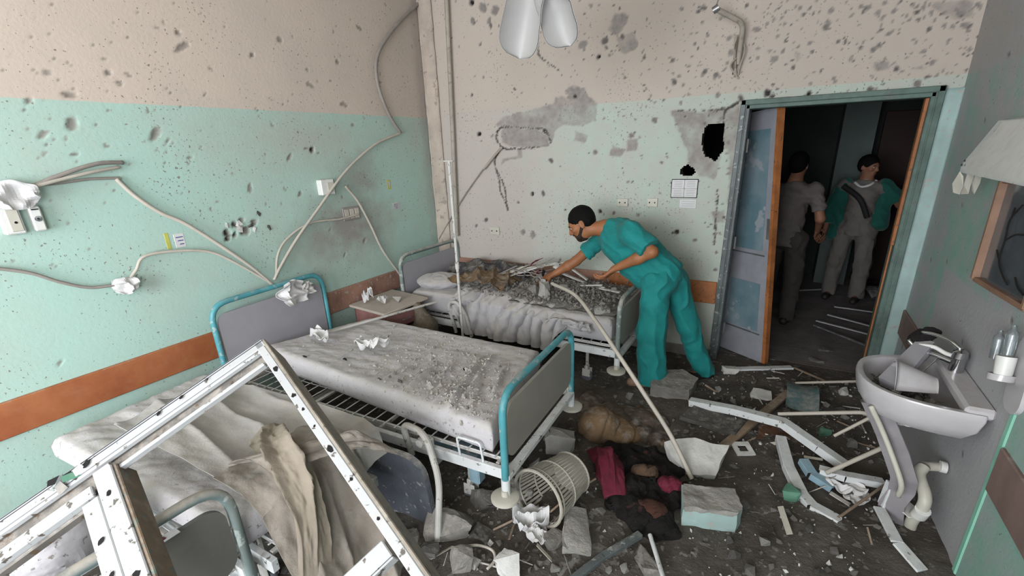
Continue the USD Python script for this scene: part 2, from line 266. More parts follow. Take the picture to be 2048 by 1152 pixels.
MT = dict(grit_pale=M('grit_pale', 'b3afa9', .92, var=.12, scale=9),linen_beige=M('linen_beige', '958a7c', .92, dust=.3, var=.12, scale=4, bump=.3, bscale=60),panel_lilac=M('panel_lilac', '8c878b', .6, dust=.3, var=.1),
    teal_tube=M('teal_tube', '4f97a1', .42, dust=.35, spots=.25, spotcol='8fa3a2', sscale=22),
    teal_dusty=M('teal_dusty', '6a7a79', .6, dust=.9, spots=.35, spotcol='9aa3a0', sscale=18),
    white_paint=M('white_paint', 'd3d5d6', .45, dust=.35, spots=.12, spotcol='6d6a66', var=.06),
    white_dirty=M('white_dirty', 'bfbcb8', .6, dust=.7, spots=.3, spotcol='77726b', var=.12),
    alu_white=M('alu_white', 'a9aaac', .38, dust=.25, spots=.22, spotcol='57514b', var=.05, sscale=30),
    alu_inner=M('alu_inner', '6d6863', .6, dust=.55, spots=.4, spotcol='554536', var=.2),
    alu_brown=M('alu_brown', '7b6a5a', .6, dust=.3, spots=.35, spotcol='5f6a62', var=.25),
    alu_side=M('alu_side', '8a8176', .6, dust=.4, spots=.25, spotcol='5f584f', var=.15),
    panel_grey=M('panel_grey', '99979d', .5, dust=.25, var=.05, scale=4),
    panel_beige=M('panel_beige', '97928a', .5, dust=.25, var=.06, scale=4),
    panel_dark=M('panel_dark', '62605d', .55, dust=.15, var=.06, scale=4),
    slab_blue=M('slab_blue', '585b64', .55, dust=.6, var=.15, spots=.2, spotcol='8b8987'),
    mattress=M('mattress', 'bfbbbf', .85, dust=.7, var=.07, scale=5, bump=.35, bscale=28, spots=.1, spotcol='85807f', sscale=45, dustcol='b0aba5'),
    linen=M('linen', 'a09b97', .9, dust=.45, var=.08, scale=3, bump=.3, bscale=60, sheen=.2, dustcol='a39b92'),
    linen_white=M('linen_white', 'a3a0a3', .9, dust=.75, var=.05, scale=3, bump=.2, bscale=60, sheen=.2),
    linen_brown=M('linen_brown', '8d8379', .92, dust=.5, var=.14, scale=4, bump=.4, bscale=50, sheen=.2, spots=.22, spotcol='6c6259', sscale=9),
    blanket_dark=M('blanket_dark', '47464a', .95, dust=.5, var=.2, scale=6, bump=.5, bscale=70),
    blanket_tan=M('blanket_tan', '7d654c', .95, dust=.35, var=.2, scale=6, bump=.6, bscale=60, spots=.3, spotcol='5a4b3e', sscale=14),
    rubble=M('rubble', '7f7b76', .92, dust=.5, var=.15, scale=9, bump=.8, bscale=45),
    rubble_light=M('rubble_light', '9f9c97', .92, dust=.4, var=.12, scale=9, bump=.8, bscale=45),
    rubble_dark=M('rubble_dark', '5e5b58', .95, dust=.35, var=.2, scale=9, bump=.8, bscale=45),
    mint_plaster=M('mint_plaster', '9fb6b3', .75, dust=.2, var=.08, spots=.3, spotcol='a5a29d'),
    plaster_white=M('plaster_white', 'c9c7c4', .85, dust=.3, var=.08, bump=.5),
    paper=M('paper', 'cbc9c9', .8, dust=.12, var=.04), paper2=M('paper2', 'bdbab8', .85, dust=.4, var=.1),
    plastic_white=M('plastic_white', 'd6d5d2', .4, dust=.3, var=.04), plastic_cream=M('plastic_cream', 'bdb9ad', .45, dust=.3, var=.06),
    cable=M('cable', 'b9b1a6', .55, dust=.3, var=.08), cable_grey=M('cable_grey', '8d8680', .6, dust=.3, var=.08),
    conduit=M('conduit', 'a39a8f', .6, dust=.25, var=.12, spots=.2, spotcol='857b70'),
    bumper=M('bumper_wood', 'a0633f', .5, dust=.2, var=.22, scale=5, col2='8a4a2c'),
    bumper_dusty=M('bumper_dusty', 'a37b6b', .7, dust=.3, var=.2, scale=5, spots=.35, spotcol='9c948d'),
    bumper_grey=M('bumper_grey', '7c6660', .65, dust=.3, var=.12, scale=5),
    wood=M('wood', '9c6540', .55, dust=.25, var=.2, scale=8), wood_orange=M('wood_orange', 'a7683c', .5, var=.2, scale=9, spots=.15, spotcol='6a4a35'),
    wood_pale=M('wood_pale', '8f7a66', .7, dust=.4, var=.15), wood_frame=M('wood_frame', '93725e', .6, dust=.2, var=.15),
    frame_mint=M('frame_mint', '5f736c', .6, dust=.3, var=.2, spots=.4, spotcol='57605d', sscale=16),
    frame_grey=M('frame_grey', '5f6566', .5, dust=.2, var=.2, spots=.3, spotcol='8a8f8c'),
    door_grey=M('door_grey', '8e8f96', .6, dust=.2, var=.08), door_blue=M('door_blue', '5b7680', .6, var=.2, scale=4, col2='7d8c94', spots=.3, spotcol='8e959b', sscale=7),
    ceramic=M('ceramic', 'b9b5b8', .22, dust=.35, var=.05, spec=.5), chrome=M('chrome', 'c4c4c6', .18, metal=1., var=.05),
    steel=M('steel', '9c9b9b', .4, metal=.7, dust=.3), strip_metal=M('strip_metal', 'c9cacb', .35, metal=.35, dust=.2, var=.1),
    mirror=M('mirror', '7f858c', .12, metal=.55, dust=.2, var=.1), glassy=M('glassy', 'bfc6ca', .12, trans=.85, var=.02),
    skin=M('skin', '94603f', .55, var=.1, scale=12, sss=.1), skin_dark=M('skin_dark', '8a5f4a', .6, var=.1),
    hair=M('hair', '0d0b0a', .7, spec=.15, var=.3, scale=60, bump=.6, bscale=120), beard=M('beard', '33251d', .7, var=.3, scale=70, bump=.6, bscale=140),
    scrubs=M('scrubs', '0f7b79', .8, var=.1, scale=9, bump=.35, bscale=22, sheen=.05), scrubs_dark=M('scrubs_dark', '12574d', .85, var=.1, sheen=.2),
    stripe=M('dimmed_shirt_cloth', '665f5c', .85, var=.1), trousers_grey=M('trousers_grey', '6b6661', .9, var=.1), trousers_dark=M('trousers_dark', '3f3b37', .9, var=.1), black=M('black_cloth', '1d1c1d', .8, var=.2),  # clothes of the left corridor figure darkened to stand in for dim light
    shoe=M('shoe', '2a2522', .6), eye_white=M('eye_white', 'c9c4c0', .3), red_cloth=M('red_cloth', '691c30', .9, var=.2, scale=11, bump=.5, dust=.2, dustcol='6d3f48'),
    char=M('char', '1a1514', .95, var=.4, scale=14, bump=1., bscale=50, spots=.3, spotcol='3a2420', sscale=10), char_brown=M('char_brown', '4a2c22', .9, var=.3, scale=12, bump=.8),
    wicker=M('wicker', 'a59f94', .6, dust=.35, var=.1), green_plastic=M('green_plastic', '5f8d78', .5, dust=.3, var=.15), teal_sheet=M('teal_sheet', '5f787c', .7, dust=.5, var=.15),
    dark_void=M('dark_void', '151312', .95), ink=M('ink', '33333a', .8), yellow=M('yellow_label', 'b9b75c', .7, var=.1), blue_print=M('blue_print', '5a6290', .7),
    carton=M('carton', 'b3a79d', .85, dust=.4, var=.08), pink_board=M('pink_board', '8f6560', .8, dust=.1, var=.15), rope=M('rope_brown', '6f6558', .9, dust=.3, var=.2),
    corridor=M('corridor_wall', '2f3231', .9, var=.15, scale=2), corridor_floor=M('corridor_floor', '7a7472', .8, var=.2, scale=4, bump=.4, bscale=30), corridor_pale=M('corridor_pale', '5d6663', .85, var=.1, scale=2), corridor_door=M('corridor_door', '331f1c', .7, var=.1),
    ceiling=M('ceiling_paint', 'b9b0a4', .9, var=.06, scale=1.5), light_blue=M('light_blue', '8aa6b4', .5, dust=.3), fan=M('fan_blade', 'a8a5a4', .4, dust=.1, var=.05, scale=3),
)
# ------------------------------------------------------------------ the room
W, DEPTH, BACK, H, ZP = 4.226, -4.9, -7.4, 3.3, 2.175                       # right wall, window wall, ceiling, top of the mint paint
ZT, ZB = 0.717, 0.525                                            # bumper board
DXL, DXR, DZT = 2.985, 4.137, 2.12                               # door frame, outer

def wall_mat(name, low, high, chipc, fadec, soot_shade_c, speck, patch=0.0):
    n = {'g': ('geometry', {}), 's': ('separate_xyz', {}), 'nz': ('noise_texture', {'scale': 6., 'detail': 4.}), 'zz': ('math', {'math_type': 'multiply_add', 'value2': .012}),
         'lt': ('map_range', {'from_min': ZP+.004, 'from_max': ZP+.008, 'clamp': True}), 'base': ('mix_color', {'a': srgb(low), 'b': srgb(high)}),
         'n1': ('noise_texture', {'scale': 1.7, 'detail': 6., 'roughness': .62}), 'r1': ('map_range', {'from_min': .42, 'from_max': .72, 'to_max': .34, 'clamp': True}), 'c1': ('mix_color', {'b': srgb(fadec)}),
         'af': ('attribute', {'attribute': 'fade'}), 'cf': ('mix_color', {'b': srgb(fadec)}), 'as': ('attribute', {'attribute': 'soot'}), 'cs': ('mix_color', {'b': srgb(soot_shade_c)}),
         'ac': ('attribute', {'attribute': 'chip'}), 'nc': ('noise_texture', {'scale': 30., 'detail': 5.}), 'cc0': ('mix_color', {'a': srgb(chipc), 'b': srgb(chipc)*.55}), 'cc': ('mix_color', {}),
         'v': ('noise_texture', {'scale': 55., 'detail': 2., 'roughness': .5}), 'n5': ('noise_texture', {'scale': 2.6, 'detail': 3.}), 'vm': ('math', {'math_type': 'multiply_add', 'value2': .28}),
         'rv': ('map_range', {'from_min': speck, 'from_max': speck+.035, 'to_max': .8, 'clamp': True}), 'cv': ('mix_color', {'b': srgb(chipc)*.5}),
         'ad': ('attribute', {'attribute': 'dark'}), 'cd': ('mix_color', {'b': srgb('181614')}),
         'bn': ('noise_texture', {'scale': 45., 'detail': 6., 'roughness': .6}), 'bu': ('bump', {'strength': .25, 'distance': .006}), 'p': ('principled_bsdf', {'roughness': .75, 'specular_ior_level': .25})}
    L = [('g.position', 's.vector'), ('g.position', 'nz.vector'), ('nz.fac', 'zz.value1'), ('s.z', 'zz.value3'), ('zz.value', 'lt.value'), ('lt.result', 'base.fac'),
         ('g.position', 'n1.vector'), ('n1.fac', 'r1.value'), ('r1.result', 'c1.fac'), ('base.result', 'c1.a'), ('af.fac', 'cf.fac'), ('c1.result', 'cf.a'), ('as.fac', 'cs.fac'), ('cf.result', 'cs.a'),
         ('g.position', 'v.vector'), ('g.position', 'n5.vector'), ('n5.fac', 'vm.value1'), ('v.fac', 'vm.value3'), ('vm.value', 'rv.value'), ('rv.result', 'cv.fac'), ('cs.result', 'cv.a'),
         ('g.position', 'nc.vector'), ('nc.fac', 'cc0.fac'), ('ac.fac', 'cc.fac'), ('cv.result', 'cc.a'), ('cc0.result', 'cc.b'), ('ad.fac', 'cd.fac'), ('cc.result', 'cd.a'), ('cd.result', 'p.base_color'),
         ('g.position', 'bn.vector'), ('bn.fac', 'bu.height'), ('bu.normal', 'p.normal')]
    return usdkit.material(stage, '/World/Looks/'+name, n, L, surface='p.BSDF')
WALL_L = wall_mat('wall_left_paint', 'a3bfb5', 'c3b4a8', '9b9188', 'aaa199', '8a827c', .81)
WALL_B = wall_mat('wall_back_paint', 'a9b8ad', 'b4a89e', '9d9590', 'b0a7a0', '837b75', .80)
WALL_R = wall_mat('wall_right_paint', '7fa699', 'a39d97', '7b7570', 'a19fa2', '6a6665', .87)

class Field:                                                     # a wall face as a fine grid with craters, peeled areas, stains and painted shade
    def __init__(s, u0, u1, v0, v1, h):
        s.u, s.v = np.linspace(u0, u1, int((u1-u0)/h)+1), np.linspace(v0, v1, int((v1-v0)/h)+1)
        s.U, s.V = np.meshgrid(s.u, s.v, indexing='ij'); z = np.zeros_like(s.U)
        s.d, s.chip, s.fade, s.soot, s.dark = z.copy(), z.copy(), z.copy(), z.copy(), z.copy(); s.k = 0; s.h = h; s.soft = 1.
        p = np.stack([s.U, s.V, z], -1); s.n1, s.n2 = meshkit.fbm(p*14+3, 3, 5)-.5, meshkit.fbm(p*45+9, 2, 8)-.5
    def crater(s, u, v, ru, rv=None, ang=0., depth=.008, dark=0.):
        rv = rv or ru; m = max(ru, rv)*1.7+s.h
        i0, i1, j0, j1 = np.searchsorted(s.u, u-m), np.searchsorted(s.u, u+m), np.searchsorted(s.v, v-m), np.searchsorted(s.v, v+m)
        if i1 <= i0 or j1 <= j0: return
        w = np.s_[i0:i1, j0:j1]; a, b = s.U[w]-u, s.V[w]-v; c, sn = math.cos(ang), math.sin(ang); s.k += 1
        r = np.hypot((a*c+b*sn)/ru, (-a*sn+b*c)/rv)+s.n1[w]*.9+s.n2[w]*.8
        t = np.clip((1.08-r)/.45, 0, 1); s.d[w] = np.maximum(s.d[w], depth*t*(1+s.n2[w])); s.chip[w] = np.maximum(s.chip[w], s.soft*np.clip((1.15-r)/.25, 0, 1)); s.dark[w] = np.maximum(s.dark[w], dark*np.clip((.9-r)/.3, 0, 1))
    def peel(s, poly, depth=.005):
        import shapely
        P = Polygon(poly).buffer(0); q = shapely.distance(P, shapely.points(s.U, s.V))+.0; inside = shapely.contains_xy(P, s.U, s.V)
        edge = shapely.distance(P.exterior, shapely.points(s.U, s.V)); sd = np.where(inside, edge, -edge)+s.n1*.03+s.n2*.012
        t = np.clip(sd/.012+.4, 0, 1); s.d = np.maximum(s.d, depth*t*(1+.5*s.n1)); s.chip = np.maximum(s.chip, t*np.clip(.78+s.n1*1.1, .35, 1))
    def blot(s, what, u, v, ru, rv, amt):
        r = np.hypot((s.U-u)/ru, (s.V-v)/rv)+s.n1*.5; f = getattr(s, what); np.maximum(f, amt*np.clip(1.15-r, 0, 1)**1.2, out=f)
    def crack(s, pts, w=.006, depth=.01, dark=.7):
        P = spline([(*p, 0) for p in pts], 26)
        for k, p in enumerate(P): s.crater(p[0]+RNG.normal(0, .003), p[1]+RNG.normal(0, .003), w*RNG.uniform(.7, 2.), w*RNG.uniform(.6, 1.4), RNG.uniform(0, 3), depth, dark*RNG.uniform(.5, 1))
    def mesh(s, place, keep=None):
        P = place(s.U, s.V, s.d).reshape(-1, 3); nu, nv = s.U.shape
        i, j = np.meshgrid(np.arange(nu-1), np.arange(nv-1), indexing='ij'); i, j = i.ravel(), j.ravel()
        if keep is not None:
            k = keep(s.u[i]+s.h/2, s.v[j]+s.h/2); i, j = i[k], j[k]
        a = i*nv+j; b = a+nv; return T(P, np.vstack([np.stack([a, b, b+1], 1), np.stack([a, b+1, a+1], 1)]))
    def attrs(s): return {k: getattr(s, k).ravel() for k in ('chip', 'fade', 'soot', 'dark')}
def put_wall(name, mesh, mat, fld, label):
    used, inv = np.unique(mesh.faces, return_inverse=True)
    m = T(mesh.vertices[used], inv.reshape(-1, 3)); return struct(name, m, mat, label, smooth=True, attrs={k: v[used] for k, v in fld.attrs().items()})

# left wall: u = y, v = z
fl = Field(DEPTH, 0.0, 0.0, H, .0125)
fl.soft = .8
L2 = lambda px: atx(px, 0.0)[1:]
for px, r, e, a, d, dk in [((145, 246), 22, .6, 2.2, .012, .3), ((310, 270), 28, .5, 2.4, .012, .4), ((335, 283), 16, .4, 2.4, .01, .2), ((625, 300), 11, 1, 0, .03, .9), ((612, 296), 10, .3, 0, .01, .5), ((637, 306), 10, .3, .5, .01, .5), ((355, 66), 10, .8, 0, .01, .4),
        ((365, 94), 26, .35, 2.5, .012, .2), ((505, 110), 7, 1, 0, .012, .7), ((240, 166), 9, .7, 0, .01, .4), ((140, 190), 22, .4, .2, .01, .2), ((95, 145), 12, .5, 0, .008, .1), ((58, 203), 12, .6, 2.3, .01, .3), ((85, 270), 20, .4, 2.5, .008, .1), ((580, 313), 18, .4, 2.4, .01, .3),
        ((600, 388), 12, .5, 2.3, .01, .5), ((690, 210), 24, .35, .2, .01, .1), ((455, 466), 12, 1.2, 0, .03, .9), ((470, 448), 13, .8, .5, .03, .8), ((492, 462), 18, .9, 0, .025, .7), ((508, 445), 12, .8, 0, .02, .5), ((483, 440), 14, .6, 0, .02, .6), ((455, 478), 10, .8, 0, .03, 1.),
        ((675, 124), 8, .8, 0, .01, .5), ((620, 170), 14, .4, .3, .008, .2), ((120, 725), 11, .5, 2.3, .01, .3), ((500, 375), 16, .4, 1.9, .008, .3), ((380, 315), 16, .4, .2, .008, .2), ((215, 145), 9, .8, 0, .01, .4), ((150, 308), 9, .6, 0, .01, .5), ((470, 470), 8, 1, 0, .03, .9), ((718, 55), 14, .4, .3, .008, .2), ((760, 165), 8, .7, 0, .01, .3), ((560, 80), 10, .8, 0, .008, .2), ((615, 140), 7, .8, 0, .01, .4), ((705, 250), 9, .6, 0, .008, .3), ((545, 250), 9, .5, 1, .008, .2), ((660, 460), 9, .5, 2.3, .01, .4), ((730, 480), 14, .5, 2.3, .01, .3), ((690, 510), 10, .5, 2.3, .01, .3)]:
    u, v = L2(px); dd = np.linalg.norm(atx(px, 0)-CAM); rr = r/FPX*dd*.43; fl.crater(u, v, rr, rr*e, -a, d*.75, dk*(.55 if dk < .75 else 1))
for _ in range(330):
    px = (RNG.uniform(0, 840), RNG.uniform(0, 560)); p = RNG.random()
    if px[1] > 330 and p < .62: continue
    u, v = L2(px); rr = RNG.lognormal(-5.15, .4); fl.crater(u, v, rr*1.2, rr*RNG.uniform(.35, .8), RNG.normal(2.2, .5), .003, .05 if RNG.random() < .6 else .3)
fl.blot('soot', *L2((700, 450)), .62, .38, .9); fl.blot('soot', *L2((650, 480)), .42, .32, .75); fl.blot('soot', *L2((720, 360)), .34, .25, .7);  fl.blot('fade', *L2((600, 280)), .9, .3, .5); fl.blot('fade', *L2((820, 100)), .6, 1.3, .5); fl.blot('soot', *L2((845, 200)), .10, 2.5, .5); fl.blot('soot', *L2((310, 568)), .10, .08, .35)  # tall narrow blot paints the dark shadow line of the corner into the colour
put_wall('wall_left', fl.mesh(lambda u, v, d: np.stack([-d, u, v], -1)), WALL_L, fl, 'left wall, mint green paint below beige, spattered with fragment marks')
struct('wall_left_core', cbox(.2, -BACK+.4, H+.2, ctr=(-.135, BACK/2, H/2)), MT['rubble'], 'masonry core of the left wall')

# back wall: u = x, v = z, with the doorway and two holes knocked through
fb = Field(0.0, W, 0.0, H, .011)
B2 = lambda px: aty(px, 0.0)[[0, 2]]
hole1 = Polygon([B2(p) for p in [(1407, 262), (1411, 254), (1416, 249), (1428, 247), (1440, 248), (1449, 247), (1447, 275), (1446, 303), (1438, 311), (1431, 324), (1420, 316), (1409, 312), (1405, 300), (1403, 282)]])
hole2 = Polygon([B2(p) for p in [(1359, 342), (1366, 333), (1376, 329), (1387, 337), (1391, 346), (1384, 352), (1370, 352), (1361, 349)]])
for poly, d in [([(1005, 232), (1060, 220), (1105, 208), (1112, 196), (1135, 190), (1150, 178), (1168, 176), (1178, 195), (1195, 206), (1192, 240), (1165, 252), (1128, 250), (1110, 262), (1104, 285), (1088, 262), (1010, 256), (992, 250)], .007),
                ([(1002, 262), (1010, 254), (1050, 257), (1080, 262), (1094, 272), (1096, 290), (1060, 296), (1020, 292), (1004, 284)], .016), ([(1342, 222), (1400, 225), (1450, 219), (1476, 205), (1470, 260), (1463, 300), (1448, 296), (1438, 335), (1430, 360), (1400, 352), (1385, 345), (1373, 300), (1358, 262)], .009),
                ([(1010, 322), (1045, 316), (1044, 298), (1036, 298), (1034, 312), (1004, 318), (1000, 335)], .004), ([(1215, 60), (1230, 25), (1260, 30), (1245, 60), (1230, 70)], .006), ([(1235, 75), (1270, 60), (1275, 90), (1250, 110), (1235, 100)], .006), ([(1590, 105), (1603, 103), (1605, 118), (1593, 124)], .01),
                ([(1750, 126), (1775, 124), (1778, 136), (1755, 140)], .01), ([(1822, 135), (1845, 131), (1846, 137), (1824, 139)], .006), ([(1860, 8), (1905, 0), (1945, 5), (1950, 30), (1915, 40), (1880, 30)], .008), ([(1700, 115), (1708, 109), (1706, 122), (1699, 122)], .008), ([(1425, 425), (1448, 420), (1450, 445), (1428, 447)], .007), ([(1448, 230), (1478, 210), (1474, 360), (1466, 500), (1456, 500), (1458, 330)], .006), ([(1150, 262), (1180, 270), (1170, 285), (1148, 280)], .004), ([(1225, 290), (1248, 300), (1240, 315), (1220, 310)], .004), ([(1255, 280), (1275, 278), (1272, 300), (1255, 302)], .004)]:
    fb.peel([B2(p) for p in poly], d)
for pts in [[(995, 262), (1006, 254), (1050, 255), (1085, 258), (1094, 266)], [(995, 262), (992, 278), (1000, 290)], [(1000, 292), (1012, 298), (1040, 297), (1078, 294)], [(1000, 300), (990, 315), (990, 335), (997, 355), (1000, 380), (1008, 400), (1015, 420)], [(992, 340), (1003, 360), (1010, 385), (1014, 418)], [(1085, 262), (1096, 270), (1101, 285)],
            [(1478, 205), (1462, 214), (1450, 218), (1420, 221), (1344, 222)], [(1450, 218), (1447, 240), (1446, 300)], [(1436, 380), (1432, 430), (1428, 490)], [(1074, 55), (1076, 100), (1082, 115), (1120, 142)]]:
    fb.crack([B2(p) for p in pts], .0055, .012, .9)
for px, r, dk in [((957, 268), 7, 1.), ((943, 190), 6, .8), ((1197, 113), 8, 1.), ((942, 5), 9, 1.), ((1149, 192), 7, .9), ((1150, 185), 20, .1), ((1064, 388), 6, 1.), ((1086, 386), 9, .6), ((1102, 322), 8, .6), ((972, 440), 7, .6), ((1036, 405), 5, .8), ((952, 452), 6, .5), ((1353, 464), 9, .9), ((1345, 466), 5, .8), ((1240, 405), 6, .4), ((1255, 410), 5, .4), ((1118, 527), 5, 1.), ((1120, 520), 4, 1.), ((1200, 423), 7, .9), ((1130, 420), 4, .9), ((965, 15), 12, .2), ((990, 20), 12, .25), ((978, 40), 8, .2), ((945, 42), 8, .2), ((1210, 82), 9, .5), ((1262, 272), 9, .3), ((1190, 305), 8, .3), ((1310, 240), 8, .3), ((1366, 170), 6, .3), ((1432, 150), 8, .4), ((1652, 53), 7, .4), ((1747, 100), 7, .3), ((1676, 82), 5, .4), ((1450, 30), 4, .4), ((1250, 155), 5, .4), ((1435, 190), 6, .2), ((1536, 186), 9, .9), ((1545, 192), 7, .9), ((1618, 187), 5, 1.), ((1482, 196), 10, .7), ((1740, 178), 6, .6), ((1835, 168), 9, .3), ((1455, 285), 7, .2), ((1369, 233), 3, .9), ((1276, 430), 5, .3), ((1430, 540), 6, .3), ((1390, 480), 6, .3), ((985, 462), 10, .15), ((1065, 470), 13, .1), ((1046, 465), 8, .15), ((1440, 467), 5, .3), ((1432, 505), 5, .4)]:
    u, v = B2(px); dd = np.linalg.norm(aty(px, 0)-CAM); fb.crater(u, v, r/FPX*dd*.62, r/FPX*dd*.62*RNG.uniform(.7, 1), RNG.uniform(0, 3), .022 if dk > .7 else .008, dk)
for _ in range(1250):
    px = (RNG.uniform(890, 1960), abs(RNG.normal(0, 190)) if RNG.random() < .62 else RNG.uniform(0, 520))
    if px[0] < 1120 and RNG.random() < .72: continue
    if px[1] > 250 and px[0] < 1200 and RNG.random() < .75: continue
    u, v = B2(px)
    if not (0.2 < u < W): continue
    rr = RNG.lognormal(-5.0, .5); fb.crater(u, v, rr, rr*RNG.uniform(.5, 1), RNG.uniform(0, 3), .005, .12 if RNG.random() < .65 else .55)
fb.fade = np.clip((2.2-fb.U)/1.3+fb.n1*.5, 0, .97)*(fb.V < ZP+.03); fb.fade = np.maximum(fb.fade, np.clip(.3+fb.n1*.8, 0, 1)*(fb.V < ZP)); fb.fade = np.maximum(fb.fade, np.clip((.75-fb.V)/.4, 0, .5))
fb.blot('soot', *B2((1385, 560)), .18, .30, .6); fb.blot('soot', *B2((1140, 60)), .25, .3, .2)  # first blot paints the soft shadow of the bending man on the wall
door_hole = sbox(DXL+.03, -1, DXR-.03, DZT-.03)
import shapely
def keep_b(x, z): return ~(shapely.contains_xy(hole1, x, z) | shapely.contains_xy(hole2, x, z) | shapely.contains_xy(door_hole, x, z))
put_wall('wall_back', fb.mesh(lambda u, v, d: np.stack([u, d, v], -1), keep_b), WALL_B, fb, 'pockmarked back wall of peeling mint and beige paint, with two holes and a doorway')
core = sbox(-.2, -.05, 8.2, H+.1).difference(door_hole).difference(hole1.buffer(.015)).difference(hole2.buffer(.012))
struct('wall_back_core', extrude(core, .17, A([[1, 0, 0], [0, 0, -1], [0, 1, 0.]]), (0, .2, 0)), MT['rubble_dark'], 'masonry core of the back wall')

# right wall: u = y, v = z
fr = Field(DEPTH, 0.0, 0.0, H, .02)
fr.fade = np.clip(.74+fr.n1*1.4-.25*np.exp(-((fr.U+.75)**2/.12+(fr.V-1.25)**2/.18))*2, 0, 1)
pan = (fr.U > -1.86) & (fr.U < -.62) & (fr.V < 1.12); fr.fade[pan] = .97; fr.fade = np.where(fr.U < -1.9, np.clip(.25+fr.n1, 0, .8), fr.fade)
for _ in range(70): rr = RNG.lognormal(-4.9, .4); fr.crater(RNG.uniform(-2.4, 0), RNG.uniform(.2, 2.6), rr, rr*.7, RNG.uniform(0, 3), .004, .2)
put_wall('wall_right', T(*(lambda m: (m.vertices, m.faces[:, ::-1]))(fr.mesh(lambda u, v, d: np.stack([W+d, u, v], -1)))), WALL_R, fr, 'right wall of dusty grey over worn mint green paint')
SIDE = sbox(BACK-.2, -.1, 0, H+.1).difference(sbox(WIN2[0], WIN2[2], WIN2[1], WIN2[3])); RYZ = A([[0, 0, 1.], [1, 0, 0], [0, 1, 0]])  # side wall outline, cut by the added opening
struct('wall_right_core', extrude(SIDE, .2, RYZ, (W+.04, 0, 0)), MT['rubble'], 'masonry core of the right wall')
struct('trim_1', cbox(.012, .035, 1.35, .004, (W+.0, -1.875, .67)), M('edge_mint', '86c0ab', .6, var=.06), 'bright mint edge strip beside the sink panel', cat='trim')

# window wall behind the photographer, its panes blown out; ceiling; floor
op = sbox(-.2, -.1, W+.4, H+.1).difference(sbox(WIN[0], WIN[2], WIN[1], WIN[3]))
struct('wall_front', extrude(op, .2, A([[1, 0, 0], [0, 0, -1], [0, 1, 0.]]), (0, BACK, 0)), MT['ceiling'], 'window wall behind the photographer')
struct('ceiling', cbox(8.6, 13.2, .1, ctr=(4.0, -1.1, H+.05)), MT['ceiling'], 'plain beige ceiling')
FLOORM = M('floor_dirt', '5d5751', .95, var=.2, scale=5, col2='443e39', bump=1., bscale=38, spots=.35, spotcol='7d7974', sscale=16)
gx, gy = np.meshgrid(np.linspace(-.05, W+.05, 215), np.linspace(BACK-.05, .22, 340), indexing='ij')
def floor_z(x, y):
    p = np.stack([x, y, 0*x], -1); b = meshkit.fbm(p*2.2+5, 4, 3); f = meshkit.fbm(p*11, 3, 9)
    edge = np.clip(1-np.abs(x-3.0)/1.6, 0, 1)
    return .004+.055*np.clip(b-.32, 0, 1)*1.6*np.clip(-y/.3+.4, .1, 1)+.02*(f-.4)*np.clip(-y/.3+.3, .1, 1)
struct('floor', sheet(np.stack([gx, gy, floor_z(gx, gy)], -1), .08), FLOORM, 'hospital room floor buried under dark grey dirt and crushed plaster', smooth=True)
FZ = lambda x, y: float(floor_z(A([x], float), A([y], float))[0])
def onfloor(px, h=0.03):                                         # where a line of sight meets the rubble-covered floor
    p = atz(px, h)
    for _ in range(4): p = atz(px, FZ(p[0], p[1]))
    return p

for s_, nm_, m_, pg_ in ((-.036, 'wall_left_rear', WALL_L, sbox(BACK, 0, DEPTH, H)), (W, 'wall_right_rear', WALL_R, SIDE.intersection(sbox(BACK, 0, DEPTH, H)))): struct(nm_, extrude(pg_, .036, RYZ, (s_, 0, 0)), m_, 'plain stretch of side wall behind the photographer')
# bumper boards, skirting
def board(name, p, q, z0, z1, mat, label): return struct(name, cbox(*(np.abs(A(q)-A(p))), z1-z0, .005, ((p[0]+q[0])/2, (p[1]+q[1])/2, (z0+z1)/2)), mat, label, cat='bumper board', smooth=30)
board('trim_2', (-.004, DEPTH+.02), (.022, -1.72), ZB, ZT, MT['bumper'], 'long brown wooden bumper board on the left wall, nearest the camera')
board('trim_3', (-.004, -1.715), (.022, -.03), ZB, ZT, MT['bumper_dusty'], 'dusty reddish bumper board on the left wall behind the far beds')
board('trim_4', (.03, -.02), (2.0, .01), ZB, ZT, MT['bumper_dusty'], 'dusty pink bumper board on the back wall behind the far bed')
board('trim_5', (2.01, -.02), (2.965, .01), ZB, ZT, MT['wood_orange'], 'orange-brown bumper board on the back wall beside the door frame')
board('trim_6', (W-.014, -.60), (W+.02, -.012), .47, .655, MT['bumper_grey'], 'short brown bumper board on the right wall beyond the sink')
board('trim_7', (W-.014, -3.4), (W+.02, -1.90), .50, .70, MT['bumper_grey'], 'dusty brown bumper board on the right wall at the edge of the picture')
struct('baseboard_back', cbox(2.94, .016, .10, .004, (1.5, -.006, .05)), MT['rubble'], 'dusty skirting along the back wall', cat='skirting', smooth=30)

# corridor beyond the door
struct('corridor_floor', cbox(7, 5.2, .06, ctr=(4.5, 2.78, -.03)), MT['corridor_floor'], 'dark dusty corridor floor')
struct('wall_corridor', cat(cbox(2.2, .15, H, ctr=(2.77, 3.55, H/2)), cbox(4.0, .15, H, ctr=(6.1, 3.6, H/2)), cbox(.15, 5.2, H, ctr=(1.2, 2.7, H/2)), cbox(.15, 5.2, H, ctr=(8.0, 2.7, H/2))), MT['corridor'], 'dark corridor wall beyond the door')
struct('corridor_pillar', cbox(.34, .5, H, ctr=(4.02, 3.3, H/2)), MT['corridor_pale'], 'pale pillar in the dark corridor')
struct('door_2', cbox(.9, .05, 2.1, .006, (4.75, 3.50, 1.05)), MT['corridor_door'], 'dark red-brown door in the corridor', cat='door', smooth=30)

